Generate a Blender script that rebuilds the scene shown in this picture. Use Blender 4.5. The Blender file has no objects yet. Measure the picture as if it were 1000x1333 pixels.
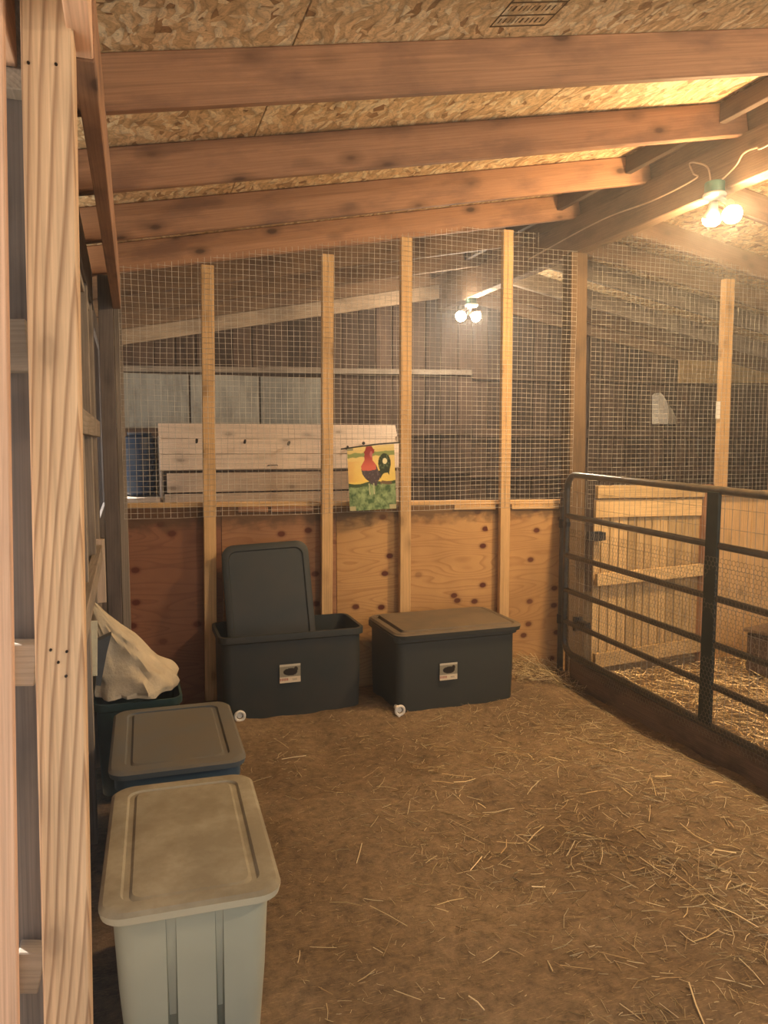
import bpy, bmesh, math, random
import numpy as np
from mathutils import Vector, Matrix, noise

random.seed(7); RNG = np.random.default_rng(7)
S = bpy.context.scene
COL = S.collection

# ---------------------------------------------------------------- camera
F_PX = 1000.0; PITCH = math.atan(91/1000.0); YAW = math.radians(18.5); EYE = 1.55
cam_data = bpy.data.cameras.new('camera'); cam_data.sensor_fit = 'VERTICAL'
cam_data.sensor_height = 36.0; cam_data.lens = 36.0*F_PX/1333.0
cam_data.clip_start = 0.02; cam_data.clip_end = 200
cam = bpy.data.objects.new('camera', cam_data); COL.objects.link(cam)
cam.location = (0, 0, EYE); cam.rotation_euler = (math.pi/2-PITCH, 0, -YAW)
S.camera = cam
_f = Vector((math.sin(YAW)*math.cos(PITCH), math.cos(YAW)*math.cos(PITCH), -math.sin(PITCH)))
_r = Vector((math.cos(YAW), -math.sin(YAW), 0)); _u = _r.cross(_f); _c = Vector((0, 0, EYE))
def _ray(x, y): return _f + _r*((x-500)/F_PX) - _u*((y-666.5)/F_PX)
def atY(x, y, Y): d = _ray(x, y); return _c + d*(Y/d.y)       # measured point of the photograph on the plane y = Y
def atX(x, y, X): d = _ray(x, y); return _c + d*(X/d.x)
def atZ(x, y, Z): d = _ray(x, y); return _c + d*((Z-EYE)/d.z)

# ---------------------------------------------------------------- world, light, exposure
W = bpy.data.worlds.new('sky'); S.world = W; W.use_nodes = True
wn = W.node_tree.nodes; bg = wn['Background']
bg.inputs[0].default_value = (0.80, 0.90, 1.0, 1); bg.inputs[1].default_value = 0.5
sun_data = bpy.data.lights.new('sun', 'SUN'); sun_data.energy = 11.0; sun_data.angle = 0.02; sun_data.color = (1.0, 0.95, 0.86)
sun = bpy.data.objects.new('sun', sun_data); COL.objects.link(sun); sun.location = (-8, 4, 6)
sun.rotation_euler = (Vector((1.0, -1.0, -1.8))).to_track_quat('-Z', 'Y').to_euler()
LAMP_WARM = (1.0, 0.65, 0.31); LAMP_POWER = 11500.0
LAMP_COOL = (1.0, 0.82, 0.60); LAMP2_POWER = 6500.0
LAMP3_POWER = 8000.0
S.view_settings.view_transform = 'Standard'; S.view_settings.look = 'None'
S.view_settings.gamma = 1.0; S.view_settings.use_curve_mapping = False
S.view_settings.exposure = 0.62

# ---------------------------------------------------------------- materials
def new_mat(name):
    m = bpy.data.materials.new(name); m.use_nodes = True
    nt = m.node_tree; b = nt.nodes['Principled BSDF']
    return m, nt, b
def N(nt, t, **kw):
    n = nt.nodes.new(t)
    for k, v in kw.items():
        if k.startswith('i_'): n.inputs[int(k[2:]) if k[2:].isdigit() else k[2:]].default_value = v
        else: setattr(n, k, v)
    return n
def ramp(nt, src, stops):
    r = nt.nodes.new('ShaderNodeValToRGB'); e = r.color_ramp.elements
    while len(e) < len(stops): e.new(0.5)
    for i, (p, c) in enumerate(stops):
        e[i].position = p; e[i].color = (c, c, c, 1) if isinstance(c, (int, float)) else (*c, 1)
    nt.links.new(src, r.inputs[0]); return r
def mix(nt, fac, a, b, mode='MIX'):
    m = nt.nodes.new('ShaderNodeMix'); m.data_type = 'RGBA'; m.blend_type = mode
    for s, v in ((0, fac), (6, a), (7, b)):
        if hasattr(v, 'links') or hasattr(v, 'is_linked'): nt.links.new(v, m.inputs[s])
        else: m.inputs[s].default_value = v if isinstance(v, (int, float)) else (*v, 1)
    return m.outputs[2]
def coords(nt, scale=(1, 1, 1), rot=(0, 0, 0), rand=True):
    tc = nt.nodes.new('ShaderNodeTexCoord'); src = tc.outputs['Object']
    if rand:
        oi = nt.nodes.new('ShaderNodeObjectInfo')
        mu = nt.nodes.new('ShaderNodeVectorMath'); mu.operation = 'SCALE'
        cb = nt.nodes.new('ShaderNodeCombineXYZ')
        for i, k in enumerate((37.0, 0.06, 0.0)):
            mm = nt.nodes.new('ShaderNodeMath'); mm.operation = 'MULTIPLY'; mm.inputs[1].default_value = k
            nt.links.new(oi.outputs['Random'], mm.inputs[0]); nt.links.new(mm.outputs[0], cb.inputs[i])
        ad = nt.nodes.new('ShaderNodeVectorMath'); ad.operation = 'ADD'
        nt.links.new(src, ad.inputs[0]); nt.links.new(cb.outputs[0], ad.inputs[1]); src = ad.outputs[0]
    mp = nt.nodes.new('ShaderNodeMapping'); mp.inputs['Scale'].default_value = scale; mp.inputs['Rotation'].default_value = rot
    nt.links.new(src, mp.inputs[0]); return mp.outputs[0], src
def wood(name, light, dark, ring=55, grain=0.5, knots=0.6, stain=0.35, stain_col=None, rough=0.75, var=0.25, tilt=0.12):
    """board running along its local X: growth rings, fibre, knots, stains"""
    m, nt, b = new_mat(name); L = nt.links.new
    v, raw = coords(nt, (0.12, 1, 1), (0.0, tilt, 0.05))
    off = N(nt, 'ShaderNodeVectorMath', operation='ADD'); off.inputs[1].default_value = (0, 0.012, 0.05); L(v, off.inputs[0])
    nz = N(nt, 'ShaderNodeTexNoise', i_Scale=5.0, i_Detail=2.0); L(off.outputs[0], nz.inputs['Vector'])
    sc = N(nt, 'ShaderNodeVectorMath', operation='SCALE'); sc.inputs['Scale'].default_value = 0.05; L(nz.outputs['Color'], sc.inputs[0])
    ad = N(nt, 'ShaderNodeVectorMath', operation='ADD'); L(off.outputs[0], ad.inputs[0]); L(sc.outputs[0], ad.inputs[1])
    wv = N(nt, 'ShaderNodeTexWave', wave_type='RINGS', rings_direction='X', wave_profile='SAW', i_Scale=ring*0.62, i_Distortion=0.6, i_Detail=1.0)
    L(ad.outputs[0], wv.inputs['Vector'])
    gr = ramp(nt, wv.outputs['Fac'], [(0.0, 0.0), (0.55, 0.12), (0.85, 0.8), (1.0, 0.2)])
    v2 = N(nt, 'ShaderNodeMapping'); v2.inputs['Scale'].default_value = (3, 170, 170); L(raw, v2.inputs[0])
    fb = N(nt, 'ShaderNodeTexNoise', i_Scale=1.0, i_Detail=3.0); L(v2.outputs[0], fb.inputs['Vector'])
    fac = N(nt, 'ShaderNodeMath', operation='MULTIPLY'); L(gr.outputs[0], fac.inputs[0]); fac.inputs[1].default_value = grain
    col = mix(nt, fac.outputs[0], light, dark)
    fr = ramp(nt, fb.outputs['Fac'], [(0.3, 0.80), (0.7, 1.12)])
    col = mix(nt, 1.0, col, fr.outputs[0], 'MULTIPLY')
    # knots
    v3 = N(nt, 'ShaderNodeMapping'); v3.inputs['Scale'].default_value = (4.2, 8.5, 8.5); L(raw, v3.inputs[0])
    kn = N(nt, 'ShaderNodeTexVoronoi', i_Scale=1.0, i_Randomness=1.0); L(v3.outputs[0], kn.inputs['Vector'])
    kr = ramp(nt, kn.outputs['Distance'], [(0.0, 1.0), (0.10, 0.95), (0.16, 0.45), (0.34, 0.0)])
    kf = N(nt, 'ShaderNodeMath', operation='MULTIPLY'); L(kr.outputs[0], kf.inputs[0]); kf.inputs[1].default_value = knots
    kc = tuple(c*0.22 for c in dark)
    col = mix(nt, kf.outputs[0], col, kc)
    # stains / weathering
    v4 = N(nt, 'ShaderNodeMapping'); v4.inputs['Scale'].default_value = (2.8, 8, 8); L(raw, v4.inputs[0])
    st = N(nt, 'ShaderNodeTexNoise', i_Scale=1.0, i_Detail=5.0, i_Roughness=0.6); L(v4.outputs[0], st.inputs['Vector'])
    sr = ramp(nt, st.outputs['Fac'], [(0.48, 0.0), (0.66, 1.0)])
    sf = N(nt, 'ShaderNodeMath', operation='MULTIPLY'); L(sr.outputs[0], sf.inputs[0]); sf.inputs[1].default_value = stain
    col = mix(nt, sf.outputs[0], col, stain_col or tuple(c*0.45 for c in dark))
    oi = N(nt, 'ShaderNodeObjectInfo'); vr = ramp(nt, oi.outputs['Random'], [(0.0, 1-var), (1.0, 1+var*0.3)])
    col = mix(nt, 1.0, col, vr.outputs[0], 'MULTIPLY')
    L(col, b.inputs['Base Color']); b.inputs['Roughness'].default_value = rough; b.inputs['Specular IOR Level'].default_value = 0.25
    bp = N(nt, 'ShaderNodeBump', i_Strength=0.25, i_Distance=0.002); L(fb.outputs['Fac'], bp.inputs['Height']); L(bp.outputs[0], b.inputs['Normal'])
    return m
def plain(name, col, rough=0.5, spec=0.4, metallic=0.0, nscale=8, namt=0.15, col2=None, bump=0.0, bscale=60):
    m, nt, b = new_mat(name); L = nt.links.new
    tc = N(nt, 'ShaderNodeTexCoord'); nz = N(nt, 'ShaderNodeTexNoise', i_Scale=nscale, i_Detail=5.0, i_Roughness=0.6)
    L(tc.outputs['Object'], nz.inputs['Vector'])
    r = ramp(nt, nz.outputs['Fac'], [(0.35, 0.0), (0.68, 1.0)])
    c2 = col2 or tuple(c*(1-namt*2) for c in col)
    L(mix(nt, r.outputs[0], col, c2), b.inputs['Base Color'])
    b.inputs['Roughness'].default_value = rough; b.inputs['Specular IOR Level'].default_value = spec; b.inputs['Metallic'].default_value = metallic
    if bump:
        n2 = N(nt, 'ShaderNodeTexNoise', i_Scale=bscale, i_Detail=4.0); L(tc.outputs['Object'], n2.inputs['Vector'])
        bp = N(nt, 'ShaderNodeBump', i_Strength=bump, i_Distance=0.004); L(n2.outputs['Fac'], bp.inputs['Height']); L(bp.outputs[0], b.inputs['Normal'])
    return m
def dusty(name, col, dust, amount=0.8, rough=0.5):
    """plastic with dust settled on what faces up"""
    m, nt, b = new_mat(name); L = nt.links.new
    g = N(nt, 'ShaderNodeNewGeometry'); sp = N(nt, 'ShaderNodeSeparateXYZ'); L(g.outputs['True Normal'], sp.inputs[0])
    up = ramp(nt, sp.outputs[2], [(0.15, 0.0), (0.75, 1.0)])
    tc = N(nt, 'ShaderNodeTexCoord'); nz = N(nt, 'ShaderNodeTexNoise', i_Scale=7.0, i_Detail=6.0, i_Roughness=0.65); L(tc.outputs['Object'], nz.inputs['Vector'])
    nr = ramp(nt, nz.outputs['Fac'], [(0.3, 0.55), (0.6, 1.0)])
    f1 = N(nt, 'ShaderNodeMath', operation='MULTIPLY'); L(up.outputs[0], f1.inputs[0]); L(nr.outputs[0], f1.inputs[1])
    f2 = N(nt, 'ShaderNodeMath', operation='MULTIPLY_ADD'); L(f1.outputs[0], f2.inputs[0]); f2.inputs[1].default_value = amount*0.93; f2.inputs[2].default_value = amount*0.07
    L(mix(nt, f2.outputs[0], col, dust), b.inputs['Base Color'])
    rr = ramp(nt, f2.outputs[0], [(0.0, rough), (0.8, 0.9)]); L(rr.outputs[0], b.inputs['Roughness'])
    b.inputs['Specular IOR Level'].default_value = 0.35
    return m
def osb_mat():
    m, nt, b = new_mat('osb'); L = nt.links.new
    v, raw = coords(nt)
    nz = N(nt, 'ShaderNodeTexNoise', i_Scale=7.0, i_Detail=2.0); L(raw, nz.inputs['Vector'])
    sc = N(nt, 'ShaderNodeVectorMath', operation='SCALE'); sc.inputs['Scale'].default_value = 0.11; L(nz.outputs['Color'], sc.inputs[0])
    base = N(nt, 'ShaderNodeVectorMath', operation='ADD'); L(raw, base.inputs[0]); L(sc.outputs[0], base.inputs[1])
    cols = []; hs = []
    for i, ang in enumerate((0.35, 1.25, 2.3)):
        mp = N(nt, 'ShaderNodeMapping'); mp.inputs['Rotation'].default_value = (0, 0, ang); mp.inputs['Scale'].default_value = (15, 46, 1)
        mp.inputs['Location'].default_value = (i*3.1, i*1.7, 0); L(base.outputs[0], mp.inputs[0])
        vo = N(nt, 'ShaderNodeTexVoronoi', i_Scale=1.0); vo.voronoi_dimensions = '2D'; L(mp.outputs[0], vo.inputs['Vector'])
        sp = N(nt, 'ShaderNodeSeparateColor'); L(vo.outputs['Color'], sp.inputs[0])
        cr = ramp(nt, sp.outputs[0], [(0.0, (0.30, 0.16, 0.07)), (0.12, (0.62, 0.42, 0.22)), (0.6, (0.80, 0.58, 0.33)), (1.0, (0.93, 0.80, 0.56))])
        ed = ramp(nt, vo.outputs['Distance'], [(0.4, 1.0), (0.9, 0.6)])
        cols.append(mix(nt, 1.0, cr.outputs[0], ed.outputs[0], 'MULTIPLY')); hs.append(sp.outputs[0])
    sel = N(nt, 'ShaderNodeTexVoronoi', i_Scale=20.0); L(base.outputs[0], sel.inputs['Vector'])
    ss = N(nt, 'ShaderNodeSeparateColor'); L(sel.outputs['Color'], ss.inputs[0])
    a = ramp(nt, ss.outputs[0], [(0.32, 0), (0.36, 1)]); c = ramp(nt, ss.outputs[1], [(0.5, 0), (0.54, 1)])
    k = mix(nt, a.outputs[0], cols[0], cols[1]); k = mix(nt, c.outputs[0], k, cols[2])
    fs = N(nt, 'ShaderNodeTexNoise', i_Scale=55.0, i_Detail=4.0, i_Roughness=0.7, i_Distortion=1.5); L(base.outputs[0], fs.inputs['Vector'])
    fr_ = ramp(nt, fs.outputs['Fac'], [(0.3, 0.62), (0.5, 1.0), (0.7, 1.2)]); k = mix(nt, 1.0, k, fr_.outputs[0], 'MULTIPLY')
    L(k, b.inputs['Base Color']); b.inputs['Roughness'].default_value = 0.7; b.inputs['Specular IOR Level'].default_value = 0.3
    bp = N(nt, 'ShaderNodeBump', i_Strength=0.7, i_Distance=0.006); L(k, bp.inputs['Height']); L(bp.outputs[0], b.inputs['Normal'])
    return m
def plywood_mat(name, ca, cb, thr):
    m, nt, b = new_mat(name); L = nt.links.new
    v, raw = coords(nt)
    nz = N(nt, 'ShaderNodeTexNoise', i_Scale=2.4, i_Detail=3.0); L(raw, nz.inputs['Vector'])
    mp = N(nt, 'ShaderNodeMapping'); mp.inputs['Scale'].default_value = (0.9, 5.0, 1); L(raw, mp.inputs[0])
    n2 = N(nt, 'ShaderNodeTexNoise', i_Scale=1.3, i_Detail=1.0); L(mp.outputs[0], n2.inputs['Vector'])
    mu = N(nt, 'ShaderNodeMath', operation='MULTIPLY'); L(n2.outputs['Fac'], mu.inputs[0]); mu.inputs[1].default_value = 16.0
    fr = N(nt, 'ShaderNodeMath', operation='FRACT'); L(mu.outputs[0], fr.inputs[0])
    gr = ramp(nt, fr.outputs[0], [(0.0, 0.0), (0.6, 0.15), (0.92, 0.8), (1.0, 0.1)])
    gf = N(nt, 'ShaderNodeMath', operation='MULTIPLY'); L(gr.outputs[0], gf.inputs[0]); gf.inputs[1].default_value = 0.8
    col = mix(nt, gf.outputs[0], ca, cb)
    kn = N(nt, 'ShaderNodeTexVoronoi', i_Scale=1.0)
    m3 = N(nt, 'ShaderNodeMapping'); m3.inputs['Scale'].default_value = (5.2, 7.2, 1); L(raw, m3.inputs[0]); kn.voronoi_dimensions = '2D'; L(m3.outputs[0], kn.inputs['Vector'])
    kr = ramp(nt, kn.outputs['Distance'], [(0.0, 1.0), (0.10, 1.0), (0.14, 0.35), (0.22, 0.0)])
    ks = N(nt, 'ShaderNodeSeparateColor'); L(kn.outputs['Color'], ks.inputs[0])
    kk = ramp(nt, ks.outputs[0], [(thr-0.12, 0.0), (thr-0.07, 1.0)])
    kf = N(nt, 'ShaderNodeMath', operation='MULTIPLY'); L(kr.outputs[0], kf.inputs[0]); L(kk.outputs[0], kf.inputs[1])
    col = mix(nt, kf.outputs[0], col, (0.10, 0.022, 0.012))
    sr = ramp(nt, nz.outputs['Fac'], [(0.4, 0.0), (0.75, 0.5)])
    col = mix(nt, sr.outputs[0], col, tuple(c*0.7 for c in cb))
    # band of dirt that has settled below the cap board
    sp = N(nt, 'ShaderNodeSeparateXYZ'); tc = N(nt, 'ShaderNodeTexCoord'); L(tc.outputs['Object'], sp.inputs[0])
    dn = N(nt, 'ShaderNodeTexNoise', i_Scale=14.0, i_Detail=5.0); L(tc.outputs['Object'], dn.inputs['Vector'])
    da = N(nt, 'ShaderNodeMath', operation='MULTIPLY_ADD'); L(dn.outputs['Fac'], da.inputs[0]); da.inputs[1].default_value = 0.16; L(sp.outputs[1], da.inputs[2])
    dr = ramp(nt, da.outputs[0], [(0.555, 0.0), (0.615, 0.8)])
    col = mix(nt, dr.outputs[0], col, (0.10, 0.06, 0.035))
    oi = N(nt, 'ShaderNodeObjectInfo')
    L(col, b.inputs['Base Color']); b.inputs['Roughness'].default_value = 0.75; b.inputs['Specular IOR Level'].default_value = 0.2
    return m
def dirt_mat():
    m, nt, b = new_mat('dirt'); L = nt.links.new
    tc = N(nt, 'ShaderNodeTexCoord'); raw = tc.outputs['Object']
    a = N(nt, 'ShaderNodeTexNoise', i_Scale=1.4, i_Detail=6.0, i_Roughness=0.6); L(raw, a.inputs['Vector'])
    c = N(nt, 'ShaderNodeTexNoise', i_Scale=22.0, i_Detail=8.0, i_Roughness=0.75); L(raw, c.inputs['Vector'])
    r1 = ramp(nt, a.outputs['Fac'], [(0.3, (0.138, 0.094, 0.055)), (0.5, (0.190, 0.132, 0.078)), (0.7, (0.255, 0.180, 0.106))])
    r2 = ramp(nt, c.outputs['Fac'], [(0.3, 0.5), (0.5, 1.0), (0.7, 1.45)])
    col = mix(nt, 1.0, r1.outputs[0], r2.outputs[0], 'MULTIPLY')
    # trodden chaff: short pale fibres in three directions
    for i, ang in enumerate((0.3, 1.4, 2.5)):
        mp = N(nt, 'ShaderNodeMapping'); mp.inputs['Rotation'].default_value = (0, 0, ang); mp.inputs['Scale'].default_value = (26, 260, 1); L(raw, mp.inputs[0])
        vo = N(nt, 'ShaderNodeTexNoise', i_Scale=1.0, i_Detail=2.0, i_Distortion=0.6); L(mp.outputs[0], vo.inputs['Vector'])
        vr = ramp(nt, vo.outputs['Fac'], [(0.62, 0.0), (0.72, 0.38)])
        col = mix(nt, vr.outputs[0], col, (0.50, 0.36, 0.19))
    L(col, b.inputs['Base Color']); b.inputs['Roughness'].default_value = 0.95; b.inputs['Specular IOR Level'].default_value = 0.1
    bp = N(nt, 'ShaderNodeBump', i_Strength=0.9, i_Distance=0.012); L(c.outputs['Fac'], bp.inputs['Height']); L(bp.outputs[0], b.inputs['Normal'])
    return m
def vcol_mat(name, rough=0.7):
    m, nt, b = new_mat(name); a = N(nt, 'ShaderNodeAttribute', attribute_name='Col'); nt.links.new(a.outputs['Color'], b.inputs['Base Color'])
    b.inputs['Roughness'].default_value = rough; b.inputs['Specular IOR Level'].default_value = 0.2; return m
def emit_mat(name, col, strength):
    m, nt, b = new_mat(name); b.inputs['Base Color'].default_value = (*col, 1)
    b.inputs['Emission Color'].default_value = (*col, 1); b.inputs['Emission Strength'].default_value = strength; return m

M = dict(
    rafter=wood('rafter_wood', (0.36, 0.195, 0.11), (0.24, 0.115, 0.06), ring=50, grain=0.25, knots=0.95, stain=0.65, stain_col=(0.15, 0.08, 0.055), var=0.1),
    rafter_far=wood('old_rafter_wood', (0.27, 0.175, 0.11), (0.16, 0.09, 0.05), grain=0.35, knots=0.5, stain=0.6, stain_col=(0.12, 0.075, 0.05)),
    stud=wood('stud_wood', (0.70, 0.46, 0.22), (0.50, 0.28, 0.12), ring=60, grain=0.4, knots=0.5, stain=0.2, var=0.15),
    post=wood('post_wood', (0.68, 0.47, 0.29), (0.26, 0.135, 0.07), ring=62, grain=0.95, knots=0.35, stain=0.12, var=0.0, tilt=0.30),
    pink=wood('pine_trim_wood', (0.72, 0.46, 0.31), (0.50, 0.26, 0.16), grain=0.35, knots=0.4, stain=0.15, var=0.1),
    grey=wood('grey_weathered_wood', (0.32, 0.27, 0.22), (0.19, 0.15, 0.12), grain=0.5, knots=0.4, stain=0.4),
    pale_grey=wood('pale_grey_panel', (0.36, 0.36, 0.33), (0.25, 0.24, 0.22), grain=0.3, knots=0.1, stain=0.4),
    darkgrey=wood('dark_weathered_wood', (0.17, 0.14, 0.125), (0.09, 0.075, 0.07), grain=0.5, knots=0.3, stain=0.4),
    tan_trim=wood('tan_trim_board', (0.50, 0.38, 0.27), (0.34, 0.24, 0.16), grain=0.3, knots=0.4, stain=0.5),
    oldpost=wood('old_post_wood', (0.165, 0.105, 0.055), (0.09, 0.055, 0.028), grain=0.5, knots=0.4, stain=0.4),
    brown=wood('dark_brown_board', (0.125, 0.082, 0.06), (0.07, 0.043, 0.03), grain=0.5, knots=0.5, stain=0.7, stain_col=(0.06, 0.04, 0.03), var=0.5),
    sill=wood('sill_wood', (0.24, 0.16, 0.10), (0.13, 0.08, 0.05), grain=0.4, knots=0.3, stain=0.7),
    plank=wood('pen_plank', (0.70, 0.50, 0.25), (0.46, 0.28, 0.12), grain=0.5, knots=0.5, stain=0.3, var=0.3),
    pale=wood('pale_plank', (0.66, 0.53, 0.42), (0.52, 0.38, 0.28), grain=0.35, knots=0.6, stain=0.15, var=0.08),
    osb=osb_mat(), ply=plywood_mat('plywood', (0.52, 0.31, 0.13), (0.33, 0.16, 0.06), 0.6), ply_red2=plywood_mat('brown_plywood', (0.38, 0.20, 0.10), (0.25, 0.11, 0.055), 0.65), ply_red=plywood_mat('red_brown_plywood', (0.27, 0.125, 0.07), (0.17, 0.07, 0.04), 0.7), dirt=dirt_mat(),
    wire=plain('galvanised_wire', (0.52, 0.49, 0.43), 0.6, 0.5, 0.0, 9, 0.2, col2=(0.22, 0.18, 0.14)),
    hexwire=plain('chicken_wire', (0.30, 0.25, 0.16), 0.6, 0.5, 0.0, 30, 0.2),
    gate=plain('gate_paint', (0.035, 0.032, 0.026), 0.28, 0.6, 0.0, 14, 0.2, col2=(0.10, 0.075, 0.045)),
    brace=plain('gate_brace_paint', (0.022, 0.030, 0.022), 0.5, 0.4, 0.0, 14, 0.2),
    black=plain('black_plastic', (0.015, 0.015, 0.016), 0.5, 0.4),
    tub=dusty('slate_plastic', (0.027, 0.034, 0.034), (0.19, 0.14, 0.088), 0.85, 0.5),
    tub_in=plain('slate_plastic_inside', (0.025, 0.032, 0.033), 0.5, 0.35, 0, 5, 0.1, col2=(0.04, 0.04, 0.036)),
    tote=plain('sage_plastic', (0.42, 0.43, 0.34), 0.45, 0.4, 0, 3, 0.06),
    tote_lid=dusty('sage_lid_plastic', (0.52, 0.49, 0.37), (0.215, 0.185, 0.125), 0.95, 0.45),
    groove=plain('sage_groove_shade_dirt', (0.235, 0.24, 0.18), 0.6, 0.3),
    blue=plain('blue_plastic', (0.035, 0.075, 0.12), 0.4, 0.4, 0, 4, 0.1),
    blue_lid=dusty('blue_lid_plastic', (0.08, 0.11, 0.135), (0.155, 0.135, 0.10), 0.85, 0.45),
    jug_shade=plain('shaded_jug_plastic', (0.42, 0.40, 0.34), 0.5, 0.4), white=plain('white_plastic', (0.82, 0.80, 0.74), 0.4, 0.5, 0, 12, 0.08),
    teal_dark=plain('dark_teal_plastic', (0.02, 0.05, 0.05), 0.5, 0.35), teal=plain('teal_box', (0.07, 0.20, 0.16), 0.5, 0.4),
    bag=plain('woven_sack', (0.60, 0.52, 0.38), 0.7, 0.3, 0, 9, 0.12, bump=0.5, bscale=90),
    bag_dark=plain('sack_mouth_shade', (0.09, 0.10, 0.11), 0.7, 0.3),
    paper=plain('pale_paper', (0.85, 0.80, 0.58), 0.6, 0.3),
    bounce_ground=plain('pale_bounce_ground', (0.50, 0.46, 0.40), 0.9, 0.2, 0, 5, 0.15), straw=None, print_=vcol_mat('printed_cloth', 0.8), sticker=vcol_mat('printed_sticker', 0.4),
    stamp=plain('stamp_ink', (0.16, 0.10, 0.05), 0.9, 0.1),
    cord=plain('cable_sheath', (0.60, 0.42, 0.28), 0.5, 0.4), iron=plain('dark_iron', (0.02, 0.018, 0.015), 0.5, 0.4),
    hole=plain('nail_hole', (0.03, 0.02, 0.012), 0.9, 0.1),
    rust=plain('barrel_blue', (0.010, 0.024, 0.055), 0.4, 0.4, 0, 6, 0.1),
    bulb_warm=emit_mat('lit_bulb_warm', LAMP_WARM, LAMP_POWER/10.0), bulb_near=emit_mat('lit_bulb_near', (1.0, 0.75, 0.49), LAMP3_POWER/10.0), bulb_cool=emit_mat('lit_bulb_far', LAMP_COOL, LAMP2_POWER/10.0),
    web=plain('cobweb', (0.55, 0.55, 0.52), 0.9, 0.1),
    feather=plain('feather_dust', (0.6, 0.55, 0.45), 0.9, 0.1),
)
def straw_mat():
    m, nt, b = new_mat('straw'); a = N(nt, 'ShaderNodeAttribute', attribute_name='Col'); nt.links.new(a.outputs['Color'], b.inputs['Base Color'])
    b.inputs['Roughness'].default_value = 0.55; b.inputs['Specular IOR Level'].default_value = 0.4; return m
M['straw'] = straw_mat()

# ---------------------------------------------------------------- object helpers
WM = {}
def link(o, parent, Mx):
    COL.objects.link(o); WM[o.name] = Mx.copy()
    if parent is not None:
        o.parent = parent; o.matrix_parent_inverse = WM[parent.name].inverted()
    o.matrix_basis = Mx
    return o
def thing(name, label, cat, loc=(0, 0, 0), group=None, rotz=0):
    o = bpy.data.objects.new(name, None); o.empty_display_size = 0.05
    link(o, None, Matrix.Translation(Vector(loc)) @ Matrix.Rotation(rotz, 4, 'Z')); o['label'] = label; o['category'] = cat
    if group: o['group'] = group
    return o
def tag(o, label=None, cat=None, group=None, kind=None):
    if label: o['label'] = label
    if cat: o['category'] = cat
    if group: o['group'] = group
    if kind: o['kind'] = kind
    return o
def structure(name, loc=(0, 0, 0), label=None):
    o = bpy.data.objects.new(name, None); o.empty_display_size = 0.05
    link(o, None, Matrix.Translation(Vector(loc))); o['kind'] = 'structure'
    if label: o['label'] = label
    return o
def mesh_obj(name, verts, faces, mat, parent=None, Mx=None, smooth=False, me=None):
    if me is None:
        me = bpy.data.meshes.new(name); me.from_pydata([tuple(v) for v in verts], [], faces); me.materials.append(mat)
        if smooth: me.polygons.foreach_set('use_smooth', [True]*len(me.polygons))
        me.update()
    return link(bpy.data.objects.new(name, me), parent, Mx if Mx is not None else Matrix.Identity(4))
def base_obj(name, verts, faces, mat, parent, smooth=False):
    """mesh given in world coordinates, re-centred on its own middle"""
    vs = [Vector(v) for v in verts]
    lo = Vector([min(v[i] for v in vs) for i in range(3)]); hi = Vector([max(v[i] for v in vs) for i in range(3)])
    c = (lo+hi)/2; c.z = lo.z
    return mesh_obj(name, [v-c for v in vs], faces, mat, parent, Matrix.Translation(c), smooth)
_boxes = {}
def box_mesh(l, w, t, mat, bev=0.0025):
    key = (round(l, 4), round(w, 4), round(t, 4), mat.name, bev)
    if key in _boxes: return _boxes[key]
    me = bpy.data.meshes.new('board'); bm = bmesh.new(); bmesh.ops.create_cube(bm, size=1.0)
    bmesh.ops.scale(bm, vec=(l, w, t), verts=bm.verts)
    if bev: bmesh.ops.bevel(bm, geom=bm.edges[:], offset=min(bev, t*0.3, w*0.3), segments=1, affect='EDGES')
    bm.to_mesh(me); bm.free(); me.materials.append(mat); _boxes[key] = me; return me
def board(name, p0, p1, w, t, up, mat, parent=None, bev=0.0025):
    """box from p0 to p1 along its local X; t measured along up, w across"""
    p0 = Vector(p0); p1 = Vector(p1); x = (p1-p0); l = x.length; x.normalize()
    y = Vector(up).cross(x).normalized(); z = x.cross(y)
    Mx = Matrix((x, y, z)).transposed().to_4x4(); Mx.translation = (p0+p1)/2
    return mesh_obj(name, None, None, mat, parent, Mx, me=box_mesh(l, w, t, mat, bev))
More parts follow.
